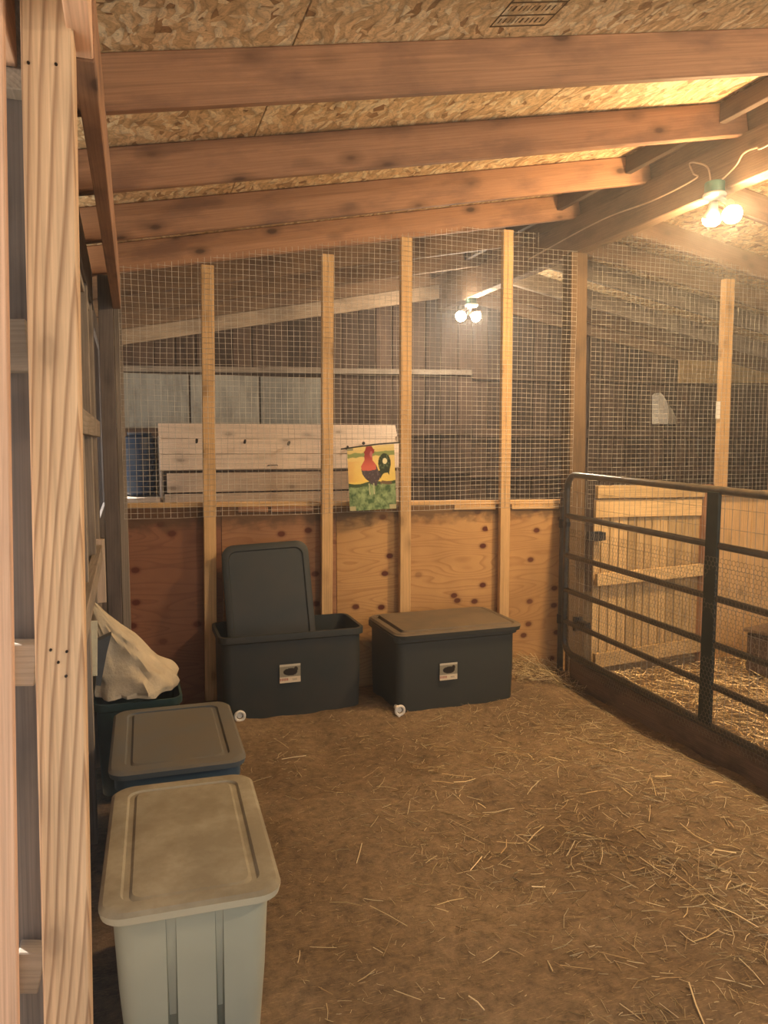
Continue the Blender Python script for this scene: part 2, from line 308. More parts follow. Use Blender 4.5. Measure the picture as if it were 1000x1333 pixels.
class MB:
    def __init__(s): s.v = []; s.f = []
    def add(s, v, f):
        n = len(s.v); s.v += [Vector(q) for q in v]; s.f += [tuple(i+n for i in q) for q in f]
    def box(s, c, d, rz=0):
        c = Vector(c); R = Matrix.Rotation(rz, 3, 'Z'); q = []
        for sx in (-1, 1):
            for sy in (-1, 1):
                for sz in (-1, 1): q.append(c+R @ Vector((sx*d[0]/2, sy*d[1]/2, sz*d[2]/2)))
        s.add(q, [(0, 1, 3, 2), (4, 6, 7, 5), (0, 4, 5, 1), (2, 3, 7, 6), (0, 2, 6, 4), (1, 5, 7, 3)])
    def tube(s, pts, r, n=10, cap=True, closed=False):
        pts = [Vector(p) for p in pts]; k = len(pts); rs = r if isinstance(r, (list, tuple)) else [r]*k; vs = []; prev = None
        for i, p in enumerate(pts):
            a = pts[(i-1) % k] if (closed or i > 0) else p; b = pts[(i+1) % k] if (closed or i < k-1) else p
            t = (b-a).normalized()
            if prev is None: u = t.orthogonal().normalized()
            else: u = (prev - t*prev.dot(t)).normalized()
            prev = u; w = t.cross(u)
            for j in range(n):
                an = 2*math.pi*j/n; vs.append(p+(u*math.cos(an)+w*math.sin(an))*rs[i])
        fs = []
        for i in range(k if closed else k-1):
            i2 = (i+1) % k
            for j in range(n): fs.append((i*n+j, i*n+(j+1) % n, i2*n+(j+1) % n, i2*n+j))
        if cap and not closed: fs.append(tuple(range(n))[::-1]); fs.append(tuple((k-1)*n+j for j in range(n)))
        s.add(vs, fs)
    def loops(s, loops, cap0=True, cap1=True):
        n = len(loops[0]); vs = [p for l in loops for p in l]; fs = []
        for i in range(len(loops)-1):
            for j in range(n): fs.append((i*n+j, i*n+(j+1) % n, (i+1)*n+(j+1) % n, (i+1)*n+j))
        if cap0: fs.append(tuple(range(n))[::-1])
        if cap1: fs.append(tuple((len(loops)-1)*n+j for j in range(n)))
        s.add(vs, fs)
    def lathe(s, c, axis, prof, n=24):
        c = Vector(c); a = Vector(axis).normalized(); u = a.orthogonal().normalized(); w = a.cross(u)
        s.loops([[c+a*h+(u*math.cos(2*math.pi*j/n)+w*math.sin(2*math.pi*j/n))*r for j in range(n)] for r, h in prof])
    def build(s, name, mat, parent=None, smooth=False): return base_obj(name, s.v, s.f, mat, parent, smooth)
def rr(cx, cy, z, w, d, r, n=6, notch=(), rz=0.0):
    """rounded rectangle loop; notch = list of (x, half width, depth) pressed into the front (-y) side"""
    P = []
    for k, (sx, sy) in enumerate(((-1, -1), (1, -1), (1, 1), (-1, 1))):
        if k == 1:
            for (x, hw, dp) in notch:
                P += [(x-hw, -d/2), (x-hw+0.004, -d/2+dp), (x+hw-0.004, -d/2+dp), (x+hw, -d/2)]
        a0 = math.pi + k*math.pi/2
        for i in range(n+1):
            a = a0+i/n*math.pi/2
            P.append((sx*(w/2-r)+r*math.cos(a), sy*(d/2-r)+r*math.sin(a)))
    c, s_ = math.cos(rz), math.sin(rz)
    return [Vector((cx+x*c-y*s_, cy+x*s_+y*c, z)) for x, y in P]
def auto_smooth(o, ang=35):
    me = o.data
    me.polygons.foreach_set('use_smooth', [True]*len(me.polygons))
    try: me.set_sharp_from_angle(angle=math.radians(ang))
    except Exception: pass
    return o
def set_cols(me, cols):
    at = me.color_attributes.new('Col', 'FLOAT_COLOR', 'POINT')
    at.data.foreach_set('color', np.asarray(cols, dtype=np.float32).ravel())
def lin(r, g, b): return tuple(((c/255.0)**2.2) for c in (r, g, b))

# ================================================================ STRUCTURE
# ---- floor
def ground(x, y):
    z = 0.011*noise.noise(Vector((x*1.3, y*1.3, 0)))*2 + 0.009*noise.noise(Vector((x*5, y*5, 3.0)))*2 + 0.006*noise.noise(Vector((x*17, y*17, 9.0)))
    # earth scraped away along the gate, litter banked against the tubs and wall
    z -= 0.075*math.exp(-((x-2.76)/0.13)**2) * (1 if y < 4.4 else max(0, 1-(y-4.4)*4)) * min(1, max(0, (y+0.5)))
    z += 0.035*math.exp(-((y-4.15)/0.28)**2) * (1 if x < 2.4 else max(0, 1-(x-2.4)*3))
    z += 0.09*math.exp(-((y-4.62)/0.2)**2)*math.exp(-((x-2.45)/0.22)**2)
    if x > 2.85: z -= 0.03
    return z - 0.012
nx, ny = 300, 270; x0, x1, y0, y1 = -1.0, 8.6, -1.0, 7.4
gv = []; gf = []
for j in range(ny+1):
    for i in range(nx+1):
        x = x0+(x1-x0)*i/nx; y = y0+(y1-y0)*j/ny; gv.append((x, y, ground(x, y)))
for j in range(ny):
    for i in range(nx):
        a = j*(nx+1)+i; gf.append((a, a+1, a+nx+2, a+nx+1))
floor = mesh_obj('floor', gv, gf, M['dirt'], None, smooth=True); tag(floor, kind='structure')
yard = mesh_obj('floor', [(-30, -30, -0.12), (30, -30, -0.12), (30, 30, -0.12), (-30, 30, -0.12)], [(0, 1, 2, 3)], M['bounce_ground']); tag(yard, kind='structure')  # unseen yard, made pale to bounce daylight up under the eave

# ---- roof
SL = 0.19; RX = 2.94; Z0 = 2.485; ZR = Z0+SL*RX
upL = Vector((-SL, 0, 1)).normalized(); upR = Vector((SL, 0, 1)).normalized()
def zl(x): return Z0+SL*x
def zr(x): return ZR-SL*(x-RX)
ceiling = structure('ceiling', (RX, 3, ZR))
RH = 0.156
raf = []
for Y in (-0.51, 0.22, 0.95, 1.68, 2.41, 3.14, 3.87, 4.60, 5.33, 6.06, 6.84):
    far = Y > 4.7
    a = Vector((-0.62, Y, zl(-0.62)))+upL*RH/2; b = Vector((RX-0.022, Y, zl(RX-0.022)))+upL*RH/2
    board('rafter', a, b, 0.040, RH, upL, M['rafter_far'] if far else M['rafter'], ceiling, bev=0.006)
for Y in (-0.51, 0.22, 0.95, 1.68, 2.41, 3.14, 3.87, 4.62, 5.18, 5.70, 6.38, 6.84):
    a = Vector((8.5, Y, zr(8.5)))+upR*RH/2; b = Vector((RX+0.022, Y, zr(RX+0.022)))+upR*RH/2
    board('rafter', a, b, 0.040, RH, upR, M['grey'] if 5.5 < Y < 6.5 else M['rafter_far'], ceiling, bev=0.006)  # paler wood on two far rafters stands in for lamp light on them
board('ridge_board', (RX, -0.8, ZR+0.08), (RX, 7.1, ZR+0.08), 0.036, 0.17, (0, 0, 1), M['rafter_far'], ceiling)
board('ridge_beam', (RX-0.02, -0.8, 2.925), (RX-0.02, 7.0, 2.925), 0.085, 0.235, (0, 0, 1), M['rafter_far'], ceiling, bev=0.006)
# dark strips added between the rafters above the ridge beam stand in for shadow
ysl = [1.68, 2.41, 3.14, 3.87, 4.60, 5.33, 6.06, 6.84]
for i in range(len(ysl)-1):
    for (xx, zz) in ((RX-0.19, zl(RX-0.19)+0.105),):
        board('shadow_strip', (xx, ysl[i]+0.022, zz), (xx, ysl[i+1]-0.022, zz), 0.038, 0.09, (0, 0, 1), M['brown'], ceiling)
# OSB sheets with open joints between them
off = RH+0.009
for k, y_a in enumerate((-0.80, 1.645, 4.09, 6.535)):
    y_b = min(y_a+2.44, 7.15)
    for i in range(3):
        s0, s1 = [( -0.66, 0.54), (0.545, 1.745), (1.75, RX-0.004)][i]
        p0 = Vector(((s0+s1)/2, y_a, zl((s0+s1)/2)))+upL*off; p1 = Vector(((s0+s1)/2, y_b, zl((s0+s1)/2)))+upL*off
        board('osb_sheet', p0, p1, (s1-s0)*math.sqrt(1+SL*SL), 0.012, upL, M['osb'], ceiling, bev=0.001)
    for i in range(5):
        s0 = RX+0.004+i*1.13; s1 = s0+1.126
        p0 = Vector(((s0+s1)/2, y_a, zr((s0+s1)/2)))+upR*off; p1 = Vector(((s0+s1)/2, y_b, zr((s0+s1)/2)))+upR*off
        board('osb_sheet', p0, p1, 1.126*math.sqrt(1+SL*SL), 0.012, upR, M['osb'], ceiling, bev=0.001)
light_seal = MB()  # added unseen sheet that keeps light from leaking through the OSB joints
for (xa_, xb_, zf, u_) in ((-0.68, RX+0.01, zl, upL), (RX-0.01, 8.62, zr, upR)):
    q = [Vector((x_, y_, zf(x_)))+u_*(off+0.008+t_) for t_ in (0, 0.006) for (x_, y_) in ((xa_, -0.82), (xb_, -0.82), (xb_, 7.17), (xa_, 7.17))]
    light_seal.add(q, [(3, 2, 1, 0), (4, 5, 6, 7), (0, 1, 5, 4), (1, 2, 6, 5), (2, 3, 7, 6), (3, 0, 4, 7)])
light_seal.build('joint_light_seal', M['black'], ceiling)
# faded grade stamp printed on the sheet by the front rafter
st = MB()
def stamp_pt(u, v):
    X = 1.16+u*0.20; Yp = 2.03+v*0.30
    return Vector((X, Yp, zl(X)))+upL*(RH+0.0022)
def stamp_bar(u0, v0, u1, v1):
    st.add([stamp_pt(u0, v0), stamp_pt(u1, v0), stamp_pt(u1, v1), stamp_pt(u0, v1)], [(0, 1, 2, 3)])
for v in (0.0, 0.25, 0.5, 0.75, 0.97): stamp_bar(0, v, 1, v+0.03)
for u in (0.0, 0.97): stamp_bar(u, 0, u+0.03, 1)
for v in (0.08, 0.33, 0.58, 0.82):
    u = 0.08
    while u < 0.9:
        w = random.uniform(0.03, 0.09); stamp_bar(u, v, u+w*0.5, v+0.1); u += w+0.03
st.build('grade_stamp', M['stamp'], ceiling)

# ---- back wall (mesh above plywood)
YB = 4.60
wall_back = structure('wall_back', (1.4, YB, 0))
def ptop(x): return 1.182+(x+0.027)/2.845*(-0.049)      # top of the plywood, slightly out of level
def ply(xa, xb, m):
    p = [(xa, -0.1), (xb, -0.1), (xb, ptop(xb)-0.005), (xa, ptop(xa)-0.005)]; c = ((xa+xb)/2, 0.55)
    vs = [(x-c[0], z-c[1], 0) for x, z in p]+[(x-c[0], z-c[1], -0.012) for x, z in p]
    Mx = Matrix(((1, 0, 0), (0, 0, -1), (0, 1, 0))).to_4x4(); Mx.translation = (c[0], YB+0.002, c[1])
    return mesh_obj('plywood_sheet', vs, [(0, 1, 2, 3), (7, 6, 5, 4), (0, 4, 5, 1), (1, 5, 6, 2), (2, 6, 7, 3), (3, 7, 4, 0)], m, wall_back, Mx)
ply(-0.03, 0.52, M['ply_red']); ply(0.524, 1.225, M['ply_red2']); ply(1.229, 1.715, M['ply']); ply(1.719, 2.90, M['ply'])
board('cap_board', (-0.03, YB+0.035, ptop(0)+0.008), (1.715, YB+0.035, ptop(1.7)+0.008), 0.075, 0.026, (0, 0, 1), M['stud'], wall_back)
board('cap_board', (1.72, YB+0.035, ptop(1.72)+0.008), (2.88, YB+0.035, ptop(2.88)+0.008), 0.075, 0.026, (0, 0, 1), M['stud'], wall_back)
# dark dirt line of the header block under the cap, pieced from short blocks
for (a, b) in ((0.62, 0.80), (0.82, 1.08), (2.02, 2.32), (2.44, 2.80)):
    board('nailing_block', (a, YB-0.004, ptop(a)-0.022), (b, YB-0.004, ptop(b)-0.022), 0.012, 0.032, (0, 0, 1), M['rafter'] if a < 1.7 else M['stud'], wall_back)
# studs: measured foot and head of each
STUDS = [((270, 348), (274, 800), 0.060), ((426.5, 334), (425, 790), 0.060), ((528.5, 312), (526.5, 790), 0.062), ((661, 302), (655, 792), 0.060)]
for (h, f, w) in STUDS:
    p1 = atY(h[0], h[1], YB-0.045); p0 = atY(f[0], f[1], YB-0.045)
    d = (p1-p0).normalized(); p0 = p0 - d*(p0.z-0.02 if f[1] > 770 else 0)
    board('stud', p0, p1+Vector((0, 0, 0.01)), w*1.16, 0.038, (0, -1, 0), M['stud'], wall_back)
# second half of the doubled second stud, lower
p0 = atY(433, 742, YB-0.012); p1 = atY(434, 640, YB-0.012)
# post at the ridge, from floor to beam
p1 = atY(752, 333, YB+0.02); p0 = atY(747, 640, YB+0.02)
rp = p0+(p0-p1)*1.05; rp.z = -0.08
board('ridge_post', Vector((2.945, YB+0.02, -0.1)), Vector((2.90, YB+0.02, 2.808)), 0.125, 0.115, (0, -1, 0), M['oldpost'], wall_back, bev=0.004)
# right-hand stud beyond the gate
a = atY(948, 364, YB-0.03); b = atY(936, 690, YB-0.03)
board('stud', b, a, 0.085, 0.05, (0, -1, 0), M['stud'], wall_back)
board('stud', Vector((5.35, YB-0.03, 0)), Vector((5.35, YB-0.03, 2.58)), 0.085, 0.05, (0, -1, 0), M['stud'], wall_back)
# corner post at the left end, two pieces
board('corner_post', (-0.085, YB-0.05, -0.05), (-0.085, YB-0.05, 2.45), 0.075, 0.09, (0, -1, 0), M['darkgrey'], wall_back)
board('corner_post', (-0.024, YB-0.02, -0.05), (-0.024, YB-0.02, 2.46), 0.044, 0.10, (0, -1, 0), M['grey'], wall_back)

# ---- left wall
wall_left = structure('wall_left', (-0.19, 2.5, 0))
XS = -0.185
board('girt_plate', (XS+0.0, 1.7, 2.25), (XS+0.0, 4.6, 2.25), 0.05, 0.04, (0, 0, 1), M['grey'], wall_left)
zz = 0.0; i = 0
while zz < 2.2:
    board('siding_plank', (XS-0.01-0.004*(i % 2), 1.80, zz+0.09), (XS-0.01-0.004*(i % 2), 4.66, zz+0.09), 0.018, 0.176, (0, 0, 1), M['grey'], wall_left); zz += 0.18; i += 1
for Y in (2.35, 3.1, 3.85, 4.38):
    board('stud', (XS+0.018, Y, -0.05), (XS+0.018, Y, 2.27), 0.036, 0.06, (0, 1, 0), M['grey'], wall_left)
for z in (0.98, 1.62):
    board('girt', (XS+0.035, 1.62, z), (XS+0.035, 4.5, z), 0.038, 0.085, (0, 0, 1), M['grey'], wall_left)
board('batten', (XS+0.040, 4.20, 0.72), (XS+0.040, 4.20, 1.05), 0.05, 0.03, (0, 1, 0), M['pale'], wall_left)
# inner and outer header, daylight on near pieces painted in as pinker wood
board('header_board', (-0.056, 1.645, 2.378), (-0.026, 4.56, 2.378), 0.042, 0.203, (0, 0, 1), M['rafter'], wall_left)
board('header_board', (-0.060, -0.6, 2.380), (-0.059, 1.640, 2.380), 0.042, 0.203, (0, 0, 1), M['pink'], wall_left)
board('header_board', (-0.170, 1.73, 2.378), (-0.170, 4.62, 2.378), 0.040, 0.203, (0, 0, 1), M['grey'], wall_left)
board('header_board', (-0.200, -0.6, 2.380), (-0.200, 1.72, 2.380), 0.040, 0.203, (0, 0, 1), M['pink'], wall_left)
# far part of the left side, with a window opening that lets daylight into the back pen
y = 4.70; i = 0
while y < 7.0:
    if 5.40 < y+0.08 < 6.75:
        board('siding_plank', (XS, y+0.08, -0.1), (XS, y+0.08, 1.05), 0.156, 0.02, (1, 0, 0), M['darkgrey'], wall_left)
        board('siding_plank', (XS, y+0.08, 2.30), (XS, y+0.08, 2.44), 0.156, 0.02, (1, 0, 0), M['darkgrey'], wall_left)
    else: board('siding_plank', (XS, y+0.08, -0.1), (XS, y+0.08, 2.44), 0.156, 0.02, (1, 0, 0), M['darkgrey'], wall_left)
    y += 0.16
# stud bay on the outside of the wall end, seen left of the near post
YL = 1.66
def strip(name, x_t, y_t, x_b, y_b, w, Y, m, t=0.03, ext=0.0):
    a = atY(x_b, y_b, Y); b = atY(x_t, y_t, Y); d = (b-a).normalized()
    return board(name, a-d*ext, b+d*ext, w, t, (0, -1, 0), m, wall_left)
strip('backing_board', 10, 60, 42, 1333, 0.115, YL+0.10, M['darkgrey'], 0.02, 0.12)
for (xa, xb, ya, yb) in ((-6, 34, 416, 486), (10, 44, 834, 890), (20, 52, 1231, 1285)):
    a = atY(xa, (ya+yb)/2, YL+0.055); b = atY(xb+4, (ya+yb)/2, YL+0.055); h = (atY(xa, ya, YL).z-atY(xa, yb, YL).z)
    board('girt_block', a, b, 0.05, h, (0, 0, 1), M['grey'], wall_left)
strip('edge_strip', 4, 486, 21, 1333, 0.008, YL+0.02, M['pale'], 0.02, 0.0)
strip('jamb_board', -26, 60, -4, 1333, 0.075, 1.5, M['pink'], 0.03, 0.12)

# ---- far wall, right wall
YF = 7.0
wall_far = structure('wall_far', (4, YF, 0))
x = -0.24; i = 0
while x < 8.4:
    w = 0.15+0.03*random.random(); xm = x+w/2
    zt = (zl(xm) if xm < RX else zr(xm))+0.10
    board('wall_plank', (xm, YF+0.014+0.006*random.random(), -0.12), (xm+random.uniform(-.003, .003), YF+0.014, zt), w-0.008, 0.018, (0, -1, 0), M['brown'], wall_far, bev=0.0015)
    x += w
for z, m, hh in ((2.17, M['grey'], 0.05), (1.62, M['brown'], 0.09), (1.22, M['brown'], 0.09), (0.6, M['brown'], 0.09)):
    board('girt', (-0.15, YF-0.02, z), (RX+0.3, YF-0.02, z+0.06), 0.04, hh, (0, 0, 1), m, wall_far)
    board('girt', (RX+0.31, YF-0.02, z+0.02), (8.3, YF-0.02, z+0.02), 0.04, hh, (0, 0, 1), M['brown'], wall_far)
back = MB(); back.box((4.1, YF+0.05, 1.2), (8.9, 0.012, 3.6)); back.build('sheathing', M['brown'], wall_far)
a = Vector((-0.1, YF-0.05, zl(-0.1)-0.02)); b = Vector((RX, YF-0.05, zl(RX)-0.02))
board('gable_trim', a, b, 0.03, 0.19, upL, M['tan_trim'], wall_far)
a = Vector((RX, YF-0.05, zr(RX)-0.02)); b = Vector((8.2, YF-0.05, zr(8.2)-0.02))
board('gable_trim', a, b, 0.03, 0.15, upR, M['rafter_far'], wall_far)
for (xa_, xb_) in ((-0.1, 0.535), (0.55, 1.15), (1.165, 1.78)):
    board('grey_panel', ((xa_+xb_)/2, YF-0.006, 1.62), ((xa_+xb_)/2, YF-0.006, 2.14), xb_-xa_, 0.014, (0, -1, 0), M['pale_grey'], wall_far)
# vertical door frame on the far wall and lighter header board
a = atY(404/1*1.0+140, 640, YF-0.04)
board('door_trim', (2.56, YF-0.03, 0.6), (2.56, YF-0.03, 2.3), 0.06, 0.03, (0, -1, 0), M['grey'], wall_far)
a = atY(884, 484, YF-0.06); b = atY(1010, 484, YF-0.06)
board('header_board', a, b+Vector((0.2, 0, 0.0)), 0.04, 0.24, (0, 0, 1), M['plank'], wall_far)
wall_right = structure('wall_right', (8.4, 3, 0))
y = -0.8
while y < 7.0:
    board('wall_plank', (8.4, y+0.12, -0.12), (8.4, y+0.12, 2.12), 0.235, 0.02, (1, 0, 0), M['brown'], wall_right, bev=0); y += 0.24

# ================================================================ MESH ON THE BACK WALL
def hardware_cloth(xa, xb, zlo, zhi, px, pz, label, Y):
    """welded square mesh, wires slightly wavy, stapled to the studs"""
    V = []; Fc = []; hw = 0.00105
    def wob(x, z): return Vector((0.006*noise.noise(Vector((x*3, z*3, 1))), 0.010*noise.noise(Vector((x*2, z*2, 5))), 0.008*noise.noise(Vector((x*2.5, z*2.5, 8)))))
    def wire(pts, ax):
        n = len(V)
        for p in pts:
            for k in range(3):
                an = 2*math.pi*k/3
                o = Vector((math.cos(an), math.sin(an), 0)) if ax == 'z' else Vector((0, math.sin(an), math.cos(an)))
                V.append(p+o*hw*1.25)
        for i in range(len(pts)-1):
            for k in range(3): Fc.append((n+i*3+k, n+i*3+(k+1) % 3, n+i*3+3+(k+1) % 3, n+i*3+3+k))
    nxw = int((xb-xa)/px)
    for i in range(nxw+1):
        x = xa+i*px; z1 = zhi(x); k = max(2, int((z1-zlo(x))/0.12))
        wire([Vector((x, Y, zlo(x)+(z1-zlo(x))*j/k))+wob(x, zlo(x)+(z1-zlo(x))*j/k) for j in range(k+1)], 'z')
    z = zlo((xa+xb)/2)
    while z < 3.0:
        xs = [xa+(xb-xa)*j/int((xb-xa)/0.1) for j in range(int((xb-xa)/0.1)+1)]
        run = []
        for x in xs:
            if z < zhi(x): run.append(Vector((x, Y, z))+wob(x, z))
            elif len(run) > 1: wire(run, 'x'); run = []
            else: run = []
        if len(run) > 1: wire(run, 'x')
        z += pz
    c = Vector(((xa+xb)/2, Y, 1.1))
    o = mesh_obj('wire_mesh_panel', [v-c for v in V], Fc, M['wire'], None, Matrix.Translation(c))
    tag(o, label, 'wire mesh', kind='stuff'); return o
YM = YB-0.072
hardware_cloth(-0.02, 2.86, lambda x: 1.12, lambda x: min(zl(x)+0.02, 2.80+ (0.1 if x < 2.6 else 0)), 0.036, 0.030, 'square galvanised wire mesh stretched over the studs above the plywood wall', YM)
hardware_cloth(2.98, 6.4, lambda x: 1.10, lambda x: min(zr(x)-0.0, 2.8+(x-2.98)*2.0), 0.038, 0.031, 'square wire mesh right of the ridge post, behind and above the metal gate', YM-0.002)

# ================================================================ NEAR POST
pt = thing('timber_post', 'pine post with bold cathedral grain standing close at the left edge of the view', 'post', (-0.14, 1.60, -0.05))
board('post_body', (-0.149, 1.575, -0.06), (-0.106, 1.575, 2.56), 0.086, 0.086, (0, -1, 0), M['post'], pt, bev=0.004)
for (px, py) in ((66, 846), (87, 848), (76, 862), (86, 880), (37, 82), (73, 84)):
    h = MB(); p = atY(px, py, 1.5315); h.lathe(p, (0, -1, 0), [(0.0026, -0.003), (0.0026, 0.003)], 8)
    for v in h.v: v.y += 0
    h.build('nail_head', M['hole'], pt)

# ================================================================ GATE
GX = 2.80
gate = thing('metal_gate', 'dark tubular metal livestock gate running along the right side', 'gate', (GX, 4.5, 0.0))
Ya, Yb_ = 4.49, 1.55
def gz(z, y): return z - 0.018*(4.5-y)
r = 0.021
fr = MB(); P = []
def arc(cy, cz, rad, a0, a1, n=7): return [Vector((GX, cy+rad*math.cos(a0+(a1-a0)*i/n), cz+rad*math.sin(a0+(a1-a0)*i/n))) for i in range(n+1)]
zt = 1.335; zb = 0.125; R = 0.10
loop = arc(Ya-R, zt-R, R, 0, math.pi/2)+arc(Yb_+R, gz(zt, Yb_)-R, R, math.pi/2, math.pi)+arc(Yb_+R, gz(zb, Yb_)+R, R, math.pi, 1.5*math.pi)+arc(Ya-R, zb+R, R, 1.5*math.pi, 2*math.pi)
fr.tube(loop, r, 12, closed=True); auto_smooth(fr.build('gate_frame', M['gate'], gate))
for z in (1.058, 0.79, 0.553, 0.337):
    m = MB(); m.tube([(GX, Ya, z), (GX, Yb_, gz(z, Yb_))], 0.018, 10); auto_smooth(m.build('rail', M['gate'], gate))
for (px, off_) in ((931, 0),):
    a = atX(933, 640, GX); b = atX(920, 940, GX)
    board('brace', b+Vector((-0.012, 0, 0)), a+Vector((-0.012, 0, 0)), 0.082, 0.022, (1, 0, 0), M['brace'], gate)
board('brace', (GX-0.012, 2.0, 0.1), (GX-0.012, 2.0, 1.28), 0.082, 0.022, (1, 0, 0), M['brace'], gate)
# hinge stile the gate hangs on (second upright)
m = MB(); m.tube([(GX+0.005, 4.545, -0.06), (GX+0.005, 4.545, 1.22)], 0.022, 12); auto_smooth(m.build('hinge_pipe', M['gate'], gate))
for z in (0.34, 1.0):
    m = MB(); m.tube([(GX+0.005, 4.545, z-0.03), (GX+0.005, 4.545, z+0.03)], 0.028, 12); m.box((GX, 4.50, z), (0.03, 0.07, 0.03)); m.build('hinge', M['iron'], gate)
# latch plates
m = MB(); m.box((GX+0.02, 4.31, 0.345), (0.05, 0.13, 0.055)); m.box((GX+0.02, 4.36, 0.345), (0.06, 0.03, 0.09)); m.tube([(GX+0.03, 4.25, 0.34), (GX+0.03, 4.42, 0.35)], 0.010, 8); m.build('latch', M['iron'], gate)
# hex wire: one joined part
hx = MB(); s = 0.0145
def hexwire(Y0, Y1, z0, z1):
    V = []; Fc = []; edges = set(); wy = math.sqrt(3)*s; rows = int((z1-z0)/(1.5*s)); cols = int((Y1-Y0)/wy)
    def pt_(c, r_, k):
        cy = Y0+(c+0.5*(r_ % 2))*wy; cz = z0+r_*1.5*s; a = math.pi/6+k*math.pi/3
        return (round(cy+s*math.cos(a), 4), round(cz+s*math.sin(a), 4))
    for r_ in range(rows):
        for c in range(cols):
            for k in (0, 1, 2): edges.add((pt_(c, r_, k), pt_(c, r_, k+1)))
    w = 0.0010
    for (a, b) in edges:
        A = Vector((GX-0.024+0.004*noise.noise(Vector((a[0]*4, a[1]*4, 0))), a[0], a[1])); B = Vector((GX-0.024+0.004*noise.noise(Vector((b[0]*4, b[1]*4, 0))), b[0], b[1]))
        d = (B-A).normalized(); n_ = Vector((1, 0, 0)); q = d.cross(n_); n = len(V)
        for p in (A, B):
            for (i1, i2) in ((1, 0), (-0.5, 0.87), (-0.5, -0.87)): V.append(p+n_*i1*w+q*i2*w)
        Fc.extend([(n, n+1, n+4, n+3), (n+1, n+2, n+5, n+4), (n+2, n, n+3, n+5)])
    return V, Fc
V, Fc = hexwire(1.6, 4.45, 0.05, 1.0)
hexo = base_obj('chicken_wire', V, Fc, M['hexwire'], gate); tag(hexo, kind='stuff', label='fine hexagonal wire netting over the lower gate')
# coarse welded wire inside the gate
cw = MB()
y = 1.65
while y < 4.45: cw.tube([(GX+0.022, y, 0.1), (GX+0.022, y, 1.30)], 0.0012, 4, cap=False); y += 0.051
for z in np.arange(0.12, 1.31, 0.1): cw.tube([(GX+0.022, 1.6, z), (GX+0.022, 4.46, z)], 0.0012, 4, cap=False)
tag(cw.build('welded_wire', M['wire'], gate), kind='stuff')

# board on edge beneath the gate
board_ = board('bottom_board', (GX+0.02, 4.42, 0.005), (GX+0.02, 1.4, -0.025), 0.04, 0.17, (0, 0, 1), M['sill'])
tag(board_, 'dark dirty timber board on edge under the metal gate', 'board')

# ================================================================ RIGHT PEN
YP = 4.44
pen = thing('plank_gate', 'yellowish wooden gate of upright planks between ridge post and stud, behind the metal gate', 'gate', (3.5, YP, -0.04))
xa, xb = 2.995, 3.87
board('top_rail', (xa, YP, 1.215), (xb+0.02, YP, 1.205), 0.038, 0.085, (0, 0, 1), M['plank'], pen)
board('middle_rail', (xa, YP-0.02, 0.62), (xb, YP-0.02, 0.645), 0.030, 0.085, (0, 0, 1), M['plank'], pen)
board('bottom_rail', (xa, YP-0.02, 0.06), (xb, YP-0.02, 0.10), 0.030, 0.10, (0, 0, 1), M['plank'], pen)
board('top_rail', (xa, YP+0.01, 1.10), (xb, YP+0.01, 1.09), 0.02, 0.12, (0, 0, 1), M['plank'], pen)
x = xa; 
while x < xb-0.02:
    w = random.uniform(0.058, 0.075); board('plank', (x+w/2, YP+0.03, 0.0), (x+w/2, YP+0.03, 1.16), w-0.008, 0.016, (0, -1, 0), M['plank'], pen, bev=0.0015); x += w
board('stile', (3.91, YP, -0.04), (3.91, YP, 1.25), 0.075, 0.05, (0, -1, 0), M['rafter'], pen)
m = MB(); m.box((2.965, YP-0.03, 0.92), (0.10, 0.03, 0.065)); m.box((3.01, YP-0.045, 0.92), (0.05, 0.03, 0.055)); m.build('latch', M['black'], pen)
low = structure('wall_pen', (4.8, YP, 0))
x = 4.0
while x < 7.6:
    w = 0.36 if x < 4.1 else random.uniform(0.28, 0.34)
    board('panel_plank', (x+w/2, YP+0.05, -0.1), (x+w/2, YP+0.05, 1.16), w-0.008, 0.018, (0, -1, 0), M['stud'], low); x += w
board('cap_board', (3.97, YP+0.04, 1.18), (7.6, YP+0.04, 1.16), 0.08, 0.03, (0, 0, 1), M['stud'], low)
# rough box on the litter at the edge of the picture
bx = thing('wooden_nest_crate', 'low brown wooden crate on the straw at the far right edge', 'crate', (4.32, 3.95, -0.02), rotz=0.25)
def lbox(name, c, d, m, parent, rz):
    R_ = WM[parent.name] @ Matrix.Translation(Vector(c)) @ Matrix.Rotation(0, 4, 'Z')
    return mesh_obj(name, None, None, m, parent, R_, me=box_mesh(d[0], d[1], d[2], m))
lbox('side_panel', (0, -0.2, 0.15), (0.6, 0.018, 0.26), M['brown'], bx, 0); lbox('side_panel', (0, 0.2, 0.15), (0.6, 0.018, 0.26), M['brown'], bx, 0)
lbox('end_panel', (-0.30, 0, 0.15), (0.018, 0.42, 0.26), M['brown'], bx, 0); lbox('end_panel', (0.30, 0, 0.15), (0.018, 0.42, 0.26), M['brown'], bx, 0)
lbox('lid', (0, 0, 0.30), (0.66, 0.46, 0.02), M['sill'], bx, 0)
lbox('front_cleat', (-0.14, -0.215, 0.09), (0.02, 0.012, 0.12), M['pale'], bx, 0)

# white tag stapled to the right stud
p = atY(934.5, 534, YB-0.06)
tg = MB(); tg.box((p.x, YB-0.063, p.z), (0.034, 0.006, 0.125)); tag(tg.build('paper_tag', M['white'], None), 'small white tag fixed to the left edge of the right stud', 'tag')

# ================================================================ BEHIND THE MESH
nb = thing('nesting_box', 'long pale wooden nesting box with sloping lid behind the wire mesh', 'nesting box', (1.26, 6.6, 1.0))
xl, xr_ = 0.250, 2.285
